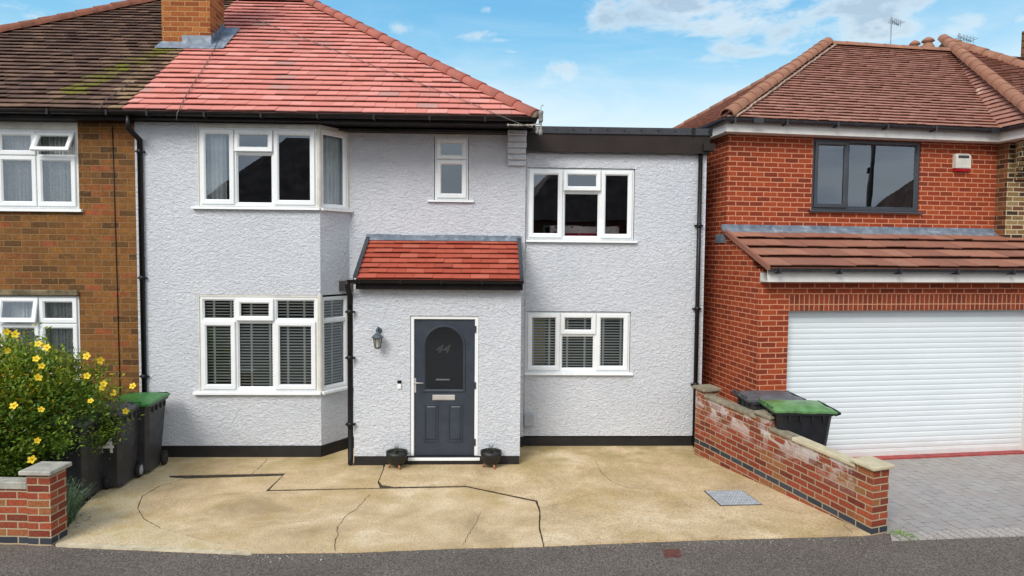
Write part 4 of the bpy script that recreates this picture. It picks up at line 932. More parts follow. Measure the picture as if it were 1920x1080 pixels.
# garage roof
vge = vg-.28; ge = NF.hit(1650, 503, vge); Og = Vector((0, vge, ge.z)); Sg = Vector((0, vu-vge, zr1-ge.z)); SG = Sg.length; Sg.normalize()
ge0 = NF.hit(1424, 504, vge).x; gt0 = NF.hit(1361, 440, vu).x; ge1 = g1+1.5
def ginfo(u, s, r_): return (r_.random(), 0, 0)
og = tiles(Og, (1, 0, 0), Sg, [(C0-.02, 0), (ge1, 0), (ge1, SG), (C0-.02, SG)], .33, SG/4, .050, 21, ginfo, jit=.001, half=True).build('garage_roof', 'tile_mono', rh)
q = MB(); a_ = Vector((C0-.055, vge-.005, ge.z-.035)); q.prism([a_, a_+Vector((0, 0, .075)), a_+Vector((0, 0, .075))+Sg*SG, a_+Sg*SG], (.045, 0, 0)); q.build('verge', 'tile_mono', og)
q = MB(); q.box((C0-.08, vu-.014, zr1+.01), (uw+.02, vu-.001, zr1+.10)); q.prism([(C0-.08, vu-.10, zr1-.055+.03), (C0-.08, vu-.005, zr1+.04), (C0-.08, vu-.005, zr1+.05), (C0-.08, vu-.10, zr1-.055+.042)], (uw+.1-C0, 0, 0)); q.box((C0-.014, vu+.0, zr1-.19), (C0-.001, vu+.35, zr1-.05)); q.build('lead_flashing', 'lead', og)
hz_ = hip_tiles(NF.hit(1960, 470, vu-.35), NF.hit(1882, 438, vu-.02), .075, .5); hz_.build('hip_tiles', 'ridge_tc', og)
q = MB(); q.box((C0-.0, vg-.03, NF.hit(1600, 529, vg).z), (ge1, vg-.002, NF.hit(1600, 513, vge).z)); 
q.box((C0+.0, vge+.07, NF.hit(1600, 529, vge+.07).z), (ge1, vge+.09, ge.z-.01)); q.box((C0, vge+.09, NF.hit(1600, 529, vge+.07).z), (ge1, vg, NF.hit(1600, 529, vge+.07).z+.015)); q.build('garage_fascia', 'white_paint', rh)
q = MB(); gutter(q, (C0-.01, vge+.01, ge.z-.01), (ge1, vge+.01, ge.z-.01), .055)
for i in range(6): uu = C0+.12+i*.93; q.box((uu-.014, vge-.052, ge.z-.085), (uu+.014, vge+.075, ge.z-.002))
q.build('garage_gutter', 'grey_pvc', rh)
# upper roof
ve = vu-.28; re_ = NF.hit(1600, 230, ve); Ez = re_.z; e0 = NF.hit(1362, 218, ve).x; a_h, b_h = 3.74*.95, 3.0*.95
RZ = NF.hit(1660, 91, ve+b_h).z; Rl = NF.hit(1552, 88, ve+b_h).x; Rr = NF.hit(1786, 96, ve+b_h).x
S1 = Vector((0, b_h, RZ-Ez)); L1 = S1.length; S1.normalize(); O1 = Vector((0, ve, Ez)); V0u = NF.hit(1874, 243, ve).x
def binfo(u, s, r_):
    k = .4+.3*r_.random(); edge = abs((u-e0)-(Rl-e0)*s/L1); return (k*.85+(.15 if k > .85 else 0), 0, (.9 if edge < .16 and r_.random() < .75 else 0)+.2*(r_.random() < .05))
tb = tiles(O1, (1, 0, 0), S1, [(e0, 0), (V0u, 0), (Rr, L1), (Rl, L1)], .17, L1/32, .029, 31, binfo, jit=.004)
# slope that faces left on the taller wing, meeting the front slope in a valley
V0 = Vector((V0u, ve, Ez)); V1 = Vector((Rr, ve+b_h, RZ)); eav = Vector((0, -1, 0)); Sx = (V1-V0)-eav*((V1-V0).dot(eav)); Sx.normalize(); N2 = eav.cross(Sx); N2 = N2 if N2.z > 0 else -N2
A_ = NF.hitplane(1768, 78, V0, N2); H_ = NF.hitplane(1920, 203, V0, N2)
def us2(p): q = Vector(p)-V0; return (q.dot(eav), q.dot(Sx))
a2, h2, v2 = us2(A_), us2(H_), us2(V1); k = h2[1]/(a2[1]-h2[1]); low = (h2[0]+(h2[0]-a2[0])*k, 0.0)
P2 = [(0, 0), low, a2]
area = sum(P2[i][0]*P2[(i+1) % 3][1]-P2[(i+1) % 3][0]*P2[i][1] for i in range(3))
if area < 0: P2 = P2[::-1]
t2 = tiles(V0, eav, Sx, P2, .17, L1/32, .029, 32, binfo, jit=.004)
LOW = V0+eav*low[0]; HD = (A_-LOW)
# front slope of the wing beyond the hip
S3 = HD-Vector((1, 0, 0))*HD.x; S3.normalize(); N3 = Vector((1, 0, 0)).cross(S3); B3 = NF.hitplane(1925, 128, A_, N3)
def us3(p): q = Vector(p)-LOW; return (q.x, q.dot(S3))
a3, b3 = us3(A_), us3(B3); k = (b3[1]-a3[1])/(b3[0]-a3[0]); xe = b3[0]-b3[1]/k if k < -.02 else b3[0]+3; P3 = [(0, 0), (xe, 0), a3] if k < -.02 else [(0, 0), (xe, 0), (xe, b3[1]), a3]
t3 = tiles(LOW, (1, 0, 0), S3, P3, .17, L1/32, .029, 33, binfo, jit=.004)
# left-facing slope of the extension: front hip and back hip
BK = Vector((e0+.02, ve+2*b_h, Ez)); RL = Vector((Rl, ve+b_h, RZ)); E0 = Vector((e0, ve, Ez)); dn = (BK-E0).normalized(); Sl = (RL-E0)-dn*((RL-E0).dot(dn)); Sl.normalize()
def us4(p): q = Vector(p)-E0; return (q.dot(dn), q.dot(Sl))
P4 = [us4(E0), us4(BK), us4(RL)]
ar = sum(P4[i][0]*P4[(i+1) % 3][1]-P4[(i+1) % 3][0]*P4[i][1] for i in range(3)); P4 = P4 if ar > 0 else P4[::-1]
t4 = tiles(E0, dn, Sl, P4, .17, L1/32, .029, 34, lambda u, s, r_: (r_.random()*.6, .45*r_.random(), 0), jit=.006)
for o_ in (t2, t3, t4):
    k = len(tb.v); tb.v += o_.v; tb.f += [[i+k for i in f] for f in o_.f]; tb.col += o_.col; tb.sm += o_.sm
rf2 = tb.build('roof', 'tile_brown', rh)
bk = MB(); bk.face([BK, (Rr+3, BK.y, Ez), (Rr+3, RL.y, RZ), RL]); bk.face([A_, B3, B3+Vector((0, 4, -2.5)), A_+Vector((0, 4, -2.5))]); bk.build('rear_roof_slope', 'tile_brown', rh)
hp = hip_tiles(E0+Vector((.03, .02, .03)), RL+Vector((0, 0, .045)), .115, .31, 5); hip_tiles(RL+Vector((-.02, -.02, -.005)), V1+Vector((.1, -.02, -.0)), .085, .40, 6, mb=hp); hip_tiles(LOW+Vector((0, 0, .03)), A_+Vector((0, 0, .05)), .115, .31, 7, mb=hp)
hip_tiles(B3+Vector((0, -.02, -.03)), A_+Vector((0, -.02, -.02)), .13, .34, 8, mb=hp); hip_tiles(BK, RL, .075, .31, 9, mb=hp); hp.build('hip_tiles', 'ridge_tc', rf2)
mo = MB()
for (p_, q_, of) in ((E0, RL, Vector((.14, -.07, .01))), (LOW, A_, Vector((-.03, -.02, -.04)))):
    n = 40
    mo.tube([p_.lerp(q_, i/n)+of+Vector((rnd.uniform(-.012, .012), rnd.uniform(-.012, .012), rnd.uniform(-.008, .008))) for i in range(n+1)], .018, 6)
mo.build('mortar_bedding', 'mortar', rf2)
q = MB(); fzt, fzb = Ez-.01, NF.hit(1600, 256, ve+.09).z
q.box((e0+.06, ve+.07, fzb), (V0u+.06, ve+.09, fzt)); q.box((e0+.06, ve+.09, fzb), (V0u+.06, vu, fzb+.02)); q.box((e0+.04, ve+.07, fzb), (e0+.06, 8, fzt)); q.box((e0+.06, vu-.01, fzb), (C0-.001, 8, fzb+.02)); q.box((V0u+.06, LOW.y+.07, fzb-.0), (V0u+.09, ve+.09, fzt)); q.box((V0u+.09, LOW.y+.07, fzb), (uw+2.5, LOW.y+.09, fzt)); q.box((V0u+.09, LOW.y+.09, fzb), (uw+2.5, vu, fzb+.02)); q.build('fascia', 'white_paint', rh)
q = MB(); gutter(q, (e0-.03, ve+.0, Ez-.012), (V0u, ve+.0, Ez-.012), .058); gutter(q, (e0-.01, ve-.03, Ez-.012), (e0-.01, 8, Ez-.012), .055); gutter(q, (V0u, ve+.03, Ez-.012), (V0u, LOW.y, Ez-.012), .055)
for uu in [e0+.12+i*.86 for i in range(5)]: q.box((uu-.013, ve-.06, Ez-.085), (uu+.013, ve+.075, Ez-.004))
for uu in (e0+.5, V0u-.12): q.box((uu-.08, ve-.065, Ez-.07), (uu+.08, ve+.03, Ez-.0))
q.build('gutter', 'grey_pvc', rh)
# yellow brick wing at the right edge
vw = vu-.22; uy = NF.hit(1886, 400, vw).x
q = MB(); q.box((uy, vw, 2.4), (uy+3, vu+.2, zup)); 
for i in range(5): q.box((uy-.0+.03*i, vw-.05*(5-i), zup-.45+.075*(4-i)-.30), (uy+3, vw-.05*(4-i)-.002, zup-.001))
q.build('wing_wall', 'brick_yellow', rh)
q = MB(); q.box((uw, vw+.004, 2.4), (uy-.001, vu+.01, zup))
q.build('corner_brickwork', 'brick_side', rh)
# chimneys of the right house
def pot(x, y, dd, hgt, r=.13):
    c = MB(); p_ = NF.hit(x, y, dd); c.lathe([(r*.85, -1.0), (r*.8, -.1), (r, -.08), (r, 0.0), (r*.9, .01), (r*.55, .10), (r*1.0, .12), (r*.8, .17), (r*.3, .22), (0.01, .23)], 14, (p_.x, p_.y, p_.z-.12)); return c
c = MB(); p_ = NF.hit(1728, 90, 6.0); c.box((p_.x-.4, 5.75, p_.z-1.8), (p_.x+.4, 6.3, p_.z-.12)); chr_ = c.build('chimney', 'brick_yellow', rh)
pot(1715, 84, 6.0, .3).build('chimney_pot', 'ridge_tc', chr_); pot(1740, 78, 6.0, .3, .15).build('chimney_pot', 'ridge_tc', chr_)
c = MB(); p_ = NF.hit(1915, 80, 4.9); c.box((p_.x, 4.2, p_.z-1.6), (p_.x+.9, 4.9, p_.z+.25)); c.box((p_.x-.02, 4.16, p_.z-.55), (p_.x+.9, 4.94, p_.z-.40)); c.build('chimney', 'brick_side', rh)

# ============================================================ DETAIL OBJECTS
def tv_aerial(x, y0_, y1_, dd, arms, label, name='aerial'):
    b = NF.hit(x, y1_, dd); t_ = NF.hit(x, y0_, dd); o = empty(name, NM @ Matrix.Translation((b.x, b.y, b.z-.6)), label, 'aerial', 'television aerials on the roofs at the right')
    m = MB(); hgt = t_.z-b.z+.6; m.tube([(0, 0, 0), (0, 0, hgt)], .014, 6); m.build('mast', 'aerial', o)
    m = MB(); m.tube([(-.05, 0, hgt-.06), (arms, .1, hgt-.14)], .008, 5)
    n = 5
    for i in range(n):
        f_ = (i+.5)/n; m.tube([(arms*f_, -.13, hgt-.08-.06*f_), (arms*f_+.03, .2, hgt-.06-.06*f_)], .006, 5); m.tube([(arms*f_, 0, hgt-.16-.05*f_), (arms*f_, 0, hgt-.0-.06*f_)], .006, 5)
    m.build('antenna', 'aerial', o)
tv_aerial(1669.5, 32, 92, 5.8, .28, 'tall thin television aerial mast rising alone above the brown ridge')
tv_aerial(1797, 62, 92, 5.0, .42, 'short television aerial with many prongs beside the roof peak')

# phone wire bracket at the eaves corner
bp = F.hit(1014, 226, EV-.06); br = empty('wire_bracket', FM @ Matrix.Translation((bp.x, bp.y, bp.z)), 'weathered grey telephone wire bracket with insulators on the eaves corner', 'bracket')
m = MB(); m.lathe([(.028, -.02), (.032, .0), (.03, .09), (.036, .10), (.036, .13), (.01, .14)], 10); m.lathe([(.022, -.2), (.026, -.19), (.026, -.13), (.016, -.12), (.016, -.02)], 10); m.lathe([(.022, -.2), (.026, -.19), (.026, -.12), (.02, -.11)], 10, (-.045, .01, .02)); m.tube([(0, 0, .13), (.0, 0, .19), (.02, 0, .22), (.035, 0, .20)], .004, 5); m.build('insulator', 'insul', br)
m = MB(); m.tube([(0, .02, -.04), (-.12, .05, -.055), (-.3, .06, -.06), (-.46, .06, -.055)], .010, 6)
for q in (-.12, -.18, -.32, -.36, -.46): m.box((q-.012, .03, -.075), (q+.012, .07, -.045), .004)
m.build('bracket_arm', 'coping_grey', br)
def roof_wire(px, rad, up, mat='cable'):
    P = []
    for x, y in px: q = F.hitplane(x, y, Orf+Nrf*up, Nrf); P.append(FM @ q)
    m = MB(); m.tube(P, rad, 5); return m
wm = roof_wire([(478, 36), (560, 68), (660, 107), (760, 146), (860, 184), (930, 214)], .005, .05)
wm.tube([FM @ F.hitplane(930, 214, Orf+Nrf*.05, Nrf), FM @ F.hit(975, 232, EV-.08), FM @ F.hit(1008, 243, EV-.07)], .005, 5)
tag(wm.build('overhead_wire', 'cable'), 'long thin grey wire crossing the red roof down to the eaves bracket', 'wire')
wm = roof_wire([(420, 52), (400, 95), (380, 130), (360, 160), (345, 185), (337, 203)], .006, .045); wm.tube([FM @ F.hitplane(337, 203, Orf+Nrf*.045, Nrf), FM @ F.hit(332, 213, EV-.06), FM @ F.hit(331, 226, EV-.06)], .006, 5)
tag(wm.build('aerial_cable', 'cable'), 'thin cable running from the chimney foot down over the gutter', 'cable')
wm = roof_wire([(243, 153), (225, 170), (205, 182), (192, 193), (187, 203)], .006, .04)
tag(wm.build('aerial_cable', 'cable'), 'short bent cable on the dark mossy tiles', 'cable')

# wall lantern
lp = F.hit(710.5, 632, vP); la = empty('wall_lantern', FM @ Matrix.Translation((lp.x, vP, lp.z)), 'small grey coach lantern on the porch wall left of the front door', 'lantern')
m = MB(); m.lathe([(.045, 0), (.045, -.012), (.03, -.02), (.012, -.025)], 12, (-.0, 0, .095), 'y'); m.tube([(0, -.02, .10), (0, -.06, .14), (0, -.11, .135), (0, -.12, .09)], .009, 8); m.lathe([(.006, .155), (.012, .15), (.006, .14)], 8, (0, -.06, 0)); m.build('bracket', 'lamp_metal', la)
m = MB(); m.lathe([(.085, .005), (.088, .012), (.055, .045), (.03, .065), (.022, .085), (.006, .095)], 12, (0, -.12, 0), sm=False); m.lathe([(.02, -.150), (.035, -.145), (.045, -.132), (.045, -.125)], 6, (0, -.12, 0), sm=False)
for k in range(6):
    a_ = 2*math.pi*k/6; m.tube([(.062*math.cos(a_), -.12+.062*math.sin(a_), .006), (.043*math.cos(a_), -.12+.043*math.sin(a_), -.128)], .005, 4)
m.build('cage', 'lamp_metal', la)
m = MB(); m.lathe([(.038, -.125), (.057, .004)], 6, (0, -.12, 0), sm=False); m.build('glass', 'lamp_glass', la)
# doorbell
bp = F.hit(749, 720.5, vP); o = empty('doorbell', FM @ Matrix.Translation((bp.x, vP, bp.z)), 'small black and white video doorbell beside the front door', 'doorbell')
m = MB(); m.box((-.028, -.022, .012), (.028, -.001, .058), .004); m.build('camera_panel', 'black_pvc', o)
m = MB(); m.box((-.026, -.024, -.062), (.026, -.001, .010), .004); m.lathe([(.012, -.028), (.012, -.02)], 12, (0, 0, -.03), 'y'); m.build('push_button', 'upvc', o)
# meter box
r4 = F.rect(982.5, 778, 1000.5, 799, vC-.05); m = MB(FM); m.box((r4[0], vC-.07, r4[1]), (r4[2], vC, r4[3]), .006); m.box((r4[0]+.01, vC-.075, r4[1]+.01), (r4[2]-.01, vC-.069, r4[3]-.01), .002)
m.tube([(r4[0]+.03, vC-.03, r4[1]), (r4[0]+.01, vC-.03, r4[1]-.06), (r4[0]-.01, vC-.02, r4[1]-.12)], .005, 5); tag(m.build('meter_box', 'meter'), 'small grey service box low on the extension wall near the porch', 'service box')
# alarm box
r4 = NF.rect(1790, 289, 1818.5, 323, vu-.05); ab = empty('alarm_box', NM @ Matrix.Translation(((r4[0]+r4[2])/2, vu, r4[1])), 'cream burglar alarm box with red base on the red brick wall', 'alarm box')
wd, hh = (r4[2]-r4[0])/2, r4[3]-r4[1]; m = MB()
m.prism([(-wd, -.001, hh*.22), (-wd, -.075, hh*.22), (-wd, -.075, hh*.86), (-wd, -.05, hh), (-wd, -.001, hh)], (2*wd, 0, 0)); m.box((-wd*.75, -.072, hh*.93), (wd*.75, -.04, hh*1.02), .004); m.box((-wd*.8, -.079, hh*.26), (wd*.8, -.074, hh*.82), .002); m.build('case', 'upvc_old', ab)
m = MB(); m.prism([(-wd*.92, -.002, 0), (-wd*.92, -.060, .02), (-wd*.95, -.072, hh*.215), (-wd*.95, -.002, hh*.215)], (2*wd*.93, 0, 0)); m.build('lens', 'alarm_red', ab)
m = MB(); m.box((-wd*.7, -.081, hh*.76), (wd*.7, -.0755, hh*.9), .002); m.build('slot', 'hub_dark', ab)

# planters
def planter(px, py, label, seed):
    p_ = ground(px, py, .012); o = empty('planter', Matrix.Translation(p_), label, 'planter', 'planters either side of the front door')
    m = MB(); m.lathe([(.05, .045), (.085, .052), (.118, .085), (.138, .13), (.150, .195), (.152, .235), (.140, .235), (.136, .20), (.05, .19)], 28); m.build('pot', 'pot', o)
    for k in range(3):
        a_ = 2*math.pi*k/3-math.pi/2+.55; c_, s_ = math.cos(a_), math.sin(a_); m = MB(); m.tube([(.06*c_, .06*s_, .085), (.115*c_, .115*s_, .0)], .020, 8, taper=.55); m.build('leg', 'wood', o)
    m = MB(); r_ = random.Random(seed)
    m.cur = (.1, 0, 0); m.lathe([(.136, .205), (.08, .212), (.02, .214)], 16)
    for i in range(34):
        a_ = r_.uniform(0, 6.28); L_ = r_.uniform(.07, .15)*(1.5 if i == 0 else 1); out = r_.uniform(.01, .11); b_ = Vector((r_.uniform(-.03, .03), r_.uniform(-.03, .03), .21)); wv = .004
        prev = None; sd_ = Vector((-math.sin(a_), math.cos(a_), 0)); m.cur = (r_.random(), 0, 0)
        for k in range(5):
            f_ = k/4; c_ = b_+Vector((math.cos(a_)*out*f_**1.3, math.sin(a_)*out*f_**1.3, L_*(f_-.3*f_*f_*out/.1))); ww = wv*(1-f_*.85)
            if prev: m.face([prev[0], prev[1], c_+sd_*ww, c_-sd_*ww])
            prev = (c_-sd_*ww, c_+sd_*ww)
    m.build('foliage', 'grassy', o)
planter(744, 877, 'black footed planter with spiky grass left of the front door', 1)
planter(920.5, 876, 'black footed planter with spiky grass right of the front door', 5)

# wheelie bins: front is -y, hinge and wheels at +y
def wheelie(loc, rz, label, lid, body='bin_grey', hub='hub_dark', number=None, warp=0.0, sc=1.0, seed=1, openlid=0.0):
    o = empty('wheelie_bin', Matrix.Translation(loc) @ Matrix.Rotation(R(rz), 4, 'Z') @ Matrix.Scale(sc, 4), label, 'wheelie bin', 'wheelie bins')
    m = MB(); secs = [(.21, -.22, .21, .03), (.215, -.235, .215, .06), (.265, -.335, .315, .90), (.268, -.34, .32, .93)]
    def rr_(hw_, y0_, y1_, z_, c=.045): return [(-hw_+c, y0_, z_), (hw_-c, y0_, z_), (hw_, y0_+c, z_), (hw_, y1_-c, z_), (hw_-c, y1_, z_), (-hw_+c, y1_, z_), (-hw_, y1_-c, z_), (-hw_, y0_+c, z_)]
    RG = [[m.vert(p) for p in rr_(*s_)] for s_ in secs]
    for i in range(len(RG)-1):
        for k in range(8): l = (k+1) % 8; m.facei([RG[i][k], RG[i][l], RG[i+1][l], RG[i+1][k]])
    m.facei(RG[0][::-1]); m.facei(RG[-1])
    # rim and comb ribs
    R1 = [rr_(.290, -.365, .345, .925, .05), rr_(.292, -.368, .348, .965, .05), rr_(.275, -.35, .33, .972, .05)]
    V = [[m.vert(p) for p in q] for q in R1]
    for i in range(2):
        for k in range(8): l = (k+1) % 8; m.facei([V[i][k], V[i][l], V[i+1][l], V[i+1][k]])
    m.facei(V[0][::-1]); m.facei(V[2])
    for yy in (-.20, -.07, .07, .20):
        for sx_ in (-1, 1): m.box((sx_*.262, yy-.012, .84), (sx_*.288, yy+.012, .925), .003)
    for xx in (-.15, 0, .15): m.box((xx-.012, -.362, .84), (xx+.012, -.328, .925), .003)
    m.box((-.20, .20, .05), (.20, .235, .24), .01); m.build('body', body, o)
    # lid: domed shell with a raised middle
    r_ = random.Random(seed); m = MB(); nx, ny = 14, 18; gr = {}
    for i in range(nx+1):
        for j in range(ny+1):
            x_, y_ = -1+2*i/nx, -1+2*j/ny; ex = max(0, 1-abs(x_)**6)*max(0, 1-abs(y_)**6); step = 1/(1+math.exp(-(.72-max(abs(x_), abs(y_)*.95))*22))
            z_ = .985+.028*step+.012*ex*(1-x_*x_)+warp*(math.sin(5*x_+2*y_)*math.sin(4*y_+1)*.5+r_.uniform(-.25, .25))*(1-ex*.3)
            gr[i, j] = m.vert((x_*.298, -.02+y_*.372, z_))
    for i in range(nx):
        for j in range(ny): m.facei([gr[i, j], gr[i+1, j], gr[i+1, j+1], gr[i, j+1]], True)
    bd = [gr[i, 0] for i in range(nx+1)]+[gr[nx, j] for j in range(1, ny+1)]+[gr[i, ny] for i in range(nx-1, -1, -1)]+[gr[0, j] for j in range(ny-1, 0, -1)]
    lo = [len(m.v)+k for k in range(len(bd))]
    for b_ in bd: p_ = m.v[b_]; m.v.append(Vector((p_.x*.985, -.02+(p_.y+.02)*.985, p_.z-.028)))
    for k in range(len(bd)): l = (k+1) % len(bd); m.facei([bd[k], lo[k], lo[l], bd[l]])
    m.facei(lo)
    for xx in (-.14, .14): m.tube([(xx-.05, -.37, 1.0), (xx-.05, -.40, 1.015), (xx+.05, -.40, 1.015), (xx+.05, -.37, 1.0)], .011, 6)
    m.build('lid', lid, o)
    m = MB(); m.tube([(-.25, .34, .93), (-.25, .405, .955), (.25, .405, .955), (.25, .34, .93)], .016, 8); m.tube([(-.27, .355, .985), (.27, .355, .985)], .012, 8); m.build('handle', body, o)
    for sx_ in (-1, 1):
        m = MB(); c_ = (sx_*.245, .235, .10); m.lathe([(.07, -.024), (.094, -.022), (.10, -.014), (.10, .014), (.094, .022), (.07, .024)], 20, c_, 'x'); wh = m.build('wheel', 'rubber', o)
        m = MB(); m.lathe([(.062, -.027), (.064, .0), (.062, .027)], 16, c_, 'x'); m.lathe([(.02, -.034), (.02, .034)], 8, c_, 'x')
        m.build('hub', hub, wh)
    if number:
        nm = text_mesh('bin_number', number, .27, Matrix.Translation((.06, -.305, .57)) @ Matrix.Rotation(R(90+6.8), 4, 'X') @ Matrix.Scale(.85, 4, (1, 0, 0)), 'number_white', o, .001); nm.location = (0, -.006, 0)
    return o
def corner_bin(px, py, rz, *a, **k):
    """places a bin by the foot of its front right corner"""
    p_ = ground(px, py); M_ = Matrix.Rotation(R(rz), 4, 'Z'); sc_ = k.get('sc', 1.0); c_ = M_ @ Vector((.20*sc_, -.22*sc_, 0)); return wheelie((p_.x-c_.x, p_.y-c_.y, 0), rz, *a, **k)
corner_bin(277, 891, 7, 'dark grey wheelie bin with clean green lid closest to the pale house wall', 'lid_green', sc=1.02)
corner_bin(226, 917, 7, 'dark grey wheelie bin with grey lid and white 44 on its front', 'lid_grey', hub='hub_white', number='44', sc=1.02)
corner_bin(160, 941, 5, 'dark wheelie bin mostly hidden under the flowering shrub', 'lid_grey', sc=1.0)
wheelie((3.80, 8.95, 0), -92, 'black wheelie bin with sagging pale green lid behind the garden wall', 'lid_pale_green', body='bin_black', warp=.012, seed=4, sc=1.08)
wheelie((3.66, 9.58, 0), -88, 'wheelie bin with warped dark grey lid next to the garage corner', 'lid_grey', body='bin_grey', warp=.013, seed=8, sc=1.08)

# ---------------- garden walls
def coping(mb, a, b, w_, th_, z0_, n, seed=1, ov=.02, M=None):
    r_ = random.Random(seed)
    for i in range(n):
        ya_, yb_ = a+(b-a)*i/n, a+(b-a)*(i+1)/n; j = r_.uniform(-.004, .004); mb.box((-w_/2-ov+j, ya_+.003, z0_+.001), (w_/2+ov+j, yb_-.003, z0_+th_), .006)
Wb = ground(1303, 853); Wf = ground(1634, 1003); dv = (Wf-Wb); LW = dv.length; ang = math.atan2(dv.y, dv.x)+math.pi/2  # local -y runs to the road
SLP = .062
WM = Matrix.Translation(Wb) @ Matrix.Rotation(ang, 4, 'Z') @ Matrix(((1, 0, 0, 0), (0, 1, 0, 0), (0, SLP, 1, LW*SLP+.0), (0, 0, 0, 1)))
# local y from 0 (house end) to -LW (road end); the shear lets the courses follow the fall of the drive
gw = empty('garden_wall', Matrix.Identity(4), 'red brick garden wall with white salt stains and three capped piers beside the drive', 'wall')
tW = .11; zA, zB = .745, .665   # brick tops of the two lengths (before shear)
ymid = -.43*LW
m = MB(WM); m.box((0, -.2, -.35), (.115, ymid+.02, zA), .0); m.box((0, ymid-.2, -.35), (.115, -LW+.2, zB)); m.build('brickwork', 'brick_wall', gw, uvM=WM.inverted())
def pier(y0_, y1_, ztop, nm='pier', mat='brick_pier', x0=-.012, x1=.235): m = MB(WM); m.box((x0, y0_, -.35), (x1, y1_, ztop)); return m.build(nm, mat, gw, uvM=WM.inverted())
pr = pier(0.0, -.22, zA+.085, mat='brick_wall'); m = MB(WM); m.box((-.05, .03, zA+.086), (.27, -.25, zA+.13), .008); m.build('cap', 'coping', pr)
pr = pier(ymid+.04, ymid-.21, zA+.07, mat='brick_wall', x0=-.003); m = MB(WM); m.box((-.035, ymid+.07, zA+.071), (.275, ymid-.24, zA+.112), .008); m.build('cap', 'coping', pr)
pr = pier(-LW+.235, -LW, .72, x0=-.004, x1=.232); m = MB(WM); m.box((-.045, -LW+.275, .721), (.272, -LW-.04, .762), .008); m.build('cap', 'coping_new', pr)
m = MB(WM @ Matrix.Translation((.0575, 0, 0))); coping(m, -.22, ymid+.04, .115, .045, zA, 3, 1, .022); coping(m, ymid-.21, ymid-.62, .115, .045, zB, 1, 2, .022); m.build('old_coping', 'coping', gw)
m = MB(WM @ Matrix.Translation((.0575, 0, 0))); coping(m, ymid-.62, -LW+.24, .115, .045, zB, 2, 3, .024); m.build('new_coping', 'coping_new', gw)

# left garden wall with pier
pc = ground(97, 1022); pd = ground(118, 1016); lw = empty('front_wall', Matrix.Translation(pc) @ Matrix.Rotation(R(-1), 4, 'Z'), 'low red brick front wall ending in a square capped pier at the left', 'wall')
m = MB(); m.box((-.245, 0, -.05), (0, .245, .735)); pr = m.build('pier', 'brick_pier', lw)
m = MB(); m.box((-.30, -.045, .736), (.035, .30, .782), .008); m.build('cap', 'coping_grey', pr)
m = MB(); m.box((-3.2, .02, -.05), (-.246, .135, .575)); m.build('brickwork', 'brick_pier', lw)
m = MB()
for i in range(4): m.box((-3.2+i*.74, -.002, .576), (-3.2+(i+1)*.74-.006, .155, .655), .008)
m.build('coping', 'coping_grey', lw)

# covers
m = MB(); pts = [ground(*p_) for p_ in ((1322, 923), (1391, 922), (1427, 948), (1352, 950))]
mc = empty('manhole_cover', Matrix.Identity(4), 'galvanised chequer plate inspection cover in the concrete drive', 'manhole cover')
ctr = sum(pts, Vector())/4
m.prism([Vector((p_.x, p_.y, .008)) for p_ in pts][::-1], (0, 0, .012)); m.build('plate', 'galv', mc)
m = MB()
for i in range(14):
    for j in range(9):
        u_, v_ = (i+.5)/14, (j+.5)/9; p_ = pts[0].lerp(pts[1], u_).lerp(pts[3].lerp(pts[2], u_), v_); dx = .012 if (i+j) % 2 else .004; dy = .004 if (i+j) % 2 else .012
        m.box((p_.x-dx, p_.y-dy, .0205), (p_.x+dx, p_.y+dy, .024))
m.build('chequer_ribs', 'meter_pale', mc)
m = MB(); q = [ctr+(p_-ctr)*1.05 for p_ in pts]; m.prism([Vector((p_.x, p_.y, .0125)) for p_ in q][::-1], (0, 0, .004)); m.build('frame', 'gap', mc)
m = MB(); pts = [ground(*p_) for p_ in ((1242, 1029), (1274, 1028), (1279, 1043), (1247, 1044))]; m.prism([Vector((p_.x, p_.y, -.012)) for p_ in pts][::-1], (0, 0, .006)); rc = m.build('stopcock_cover', 'rust'); tag(rc, 'small rusty square cover set in the asphalt pavement', 'cover')

# neighbour's drive: paving, red threshold, edging
def nf_poly(name, uv_, z, th_, mat, kind='structure'):
    m = MB(); m.prism([(u_, v_, z-th_) for u_, v_ in uv_], (0, 0, th_)); o = m.build(name, mat); o.matrix_world = NM
    if kind: tag(o, kind=kind)
    return o
pA = NF.I @ ground(1668, 1012); pB = NF.I @ ground(1960, 1000); wB = NF.I @ ground(1330, 853)
def nfl(p_): q_ = NF.I @ p_; return (q_.x, q_.y)
nf_poly('block_paving', [nfl(ground(1664, 1000)), nfl(ground(2300, 985)), (pB.x+5, -.12), (C0-.25, -.12), nfl(Wb+Vector((.12, .2, 0)))], .0, .04, 'paving')
MT['setts'] = mk_brick('edging_blocks', [(0, (.38, .35, .32)), (1, (.48, .44, .40))], (.07, .06, .05), .105, 3.0, .004, mvar=.2, offs=(0, 1.5+1.1, 0))
e0_, e1_, e2_ = nfl(ground(1672, 1013)), nfl(ground(2300, 990)), nfl(ground(1668, 998)); m = MB(); m.prism([(e0_[0], e0_[1], -.02), (e1_[0], e1_[1], -.02), (e1_[0], e1_[1]+.19, -.02), (e2_[0], e2_[1], -.02)], (0, 0, .0235)); o = m.build('paving_edge', 'setts'); o.matrix_world = NM; tag(o, kind='structure')
nf_poly('garage_threshold', [(C0+.1, -.15), (g1+1.5, -.15), (g1+1.5, .3), (C0+.1, .3)], .02, .05, 'red_floor')
nf_poly('alley_ground', [(C0-1.6, -.5), (C0+.3, -.5), (C0+.3, 8), (C0-1.6, 8)], -.003, .02, 'concrete')
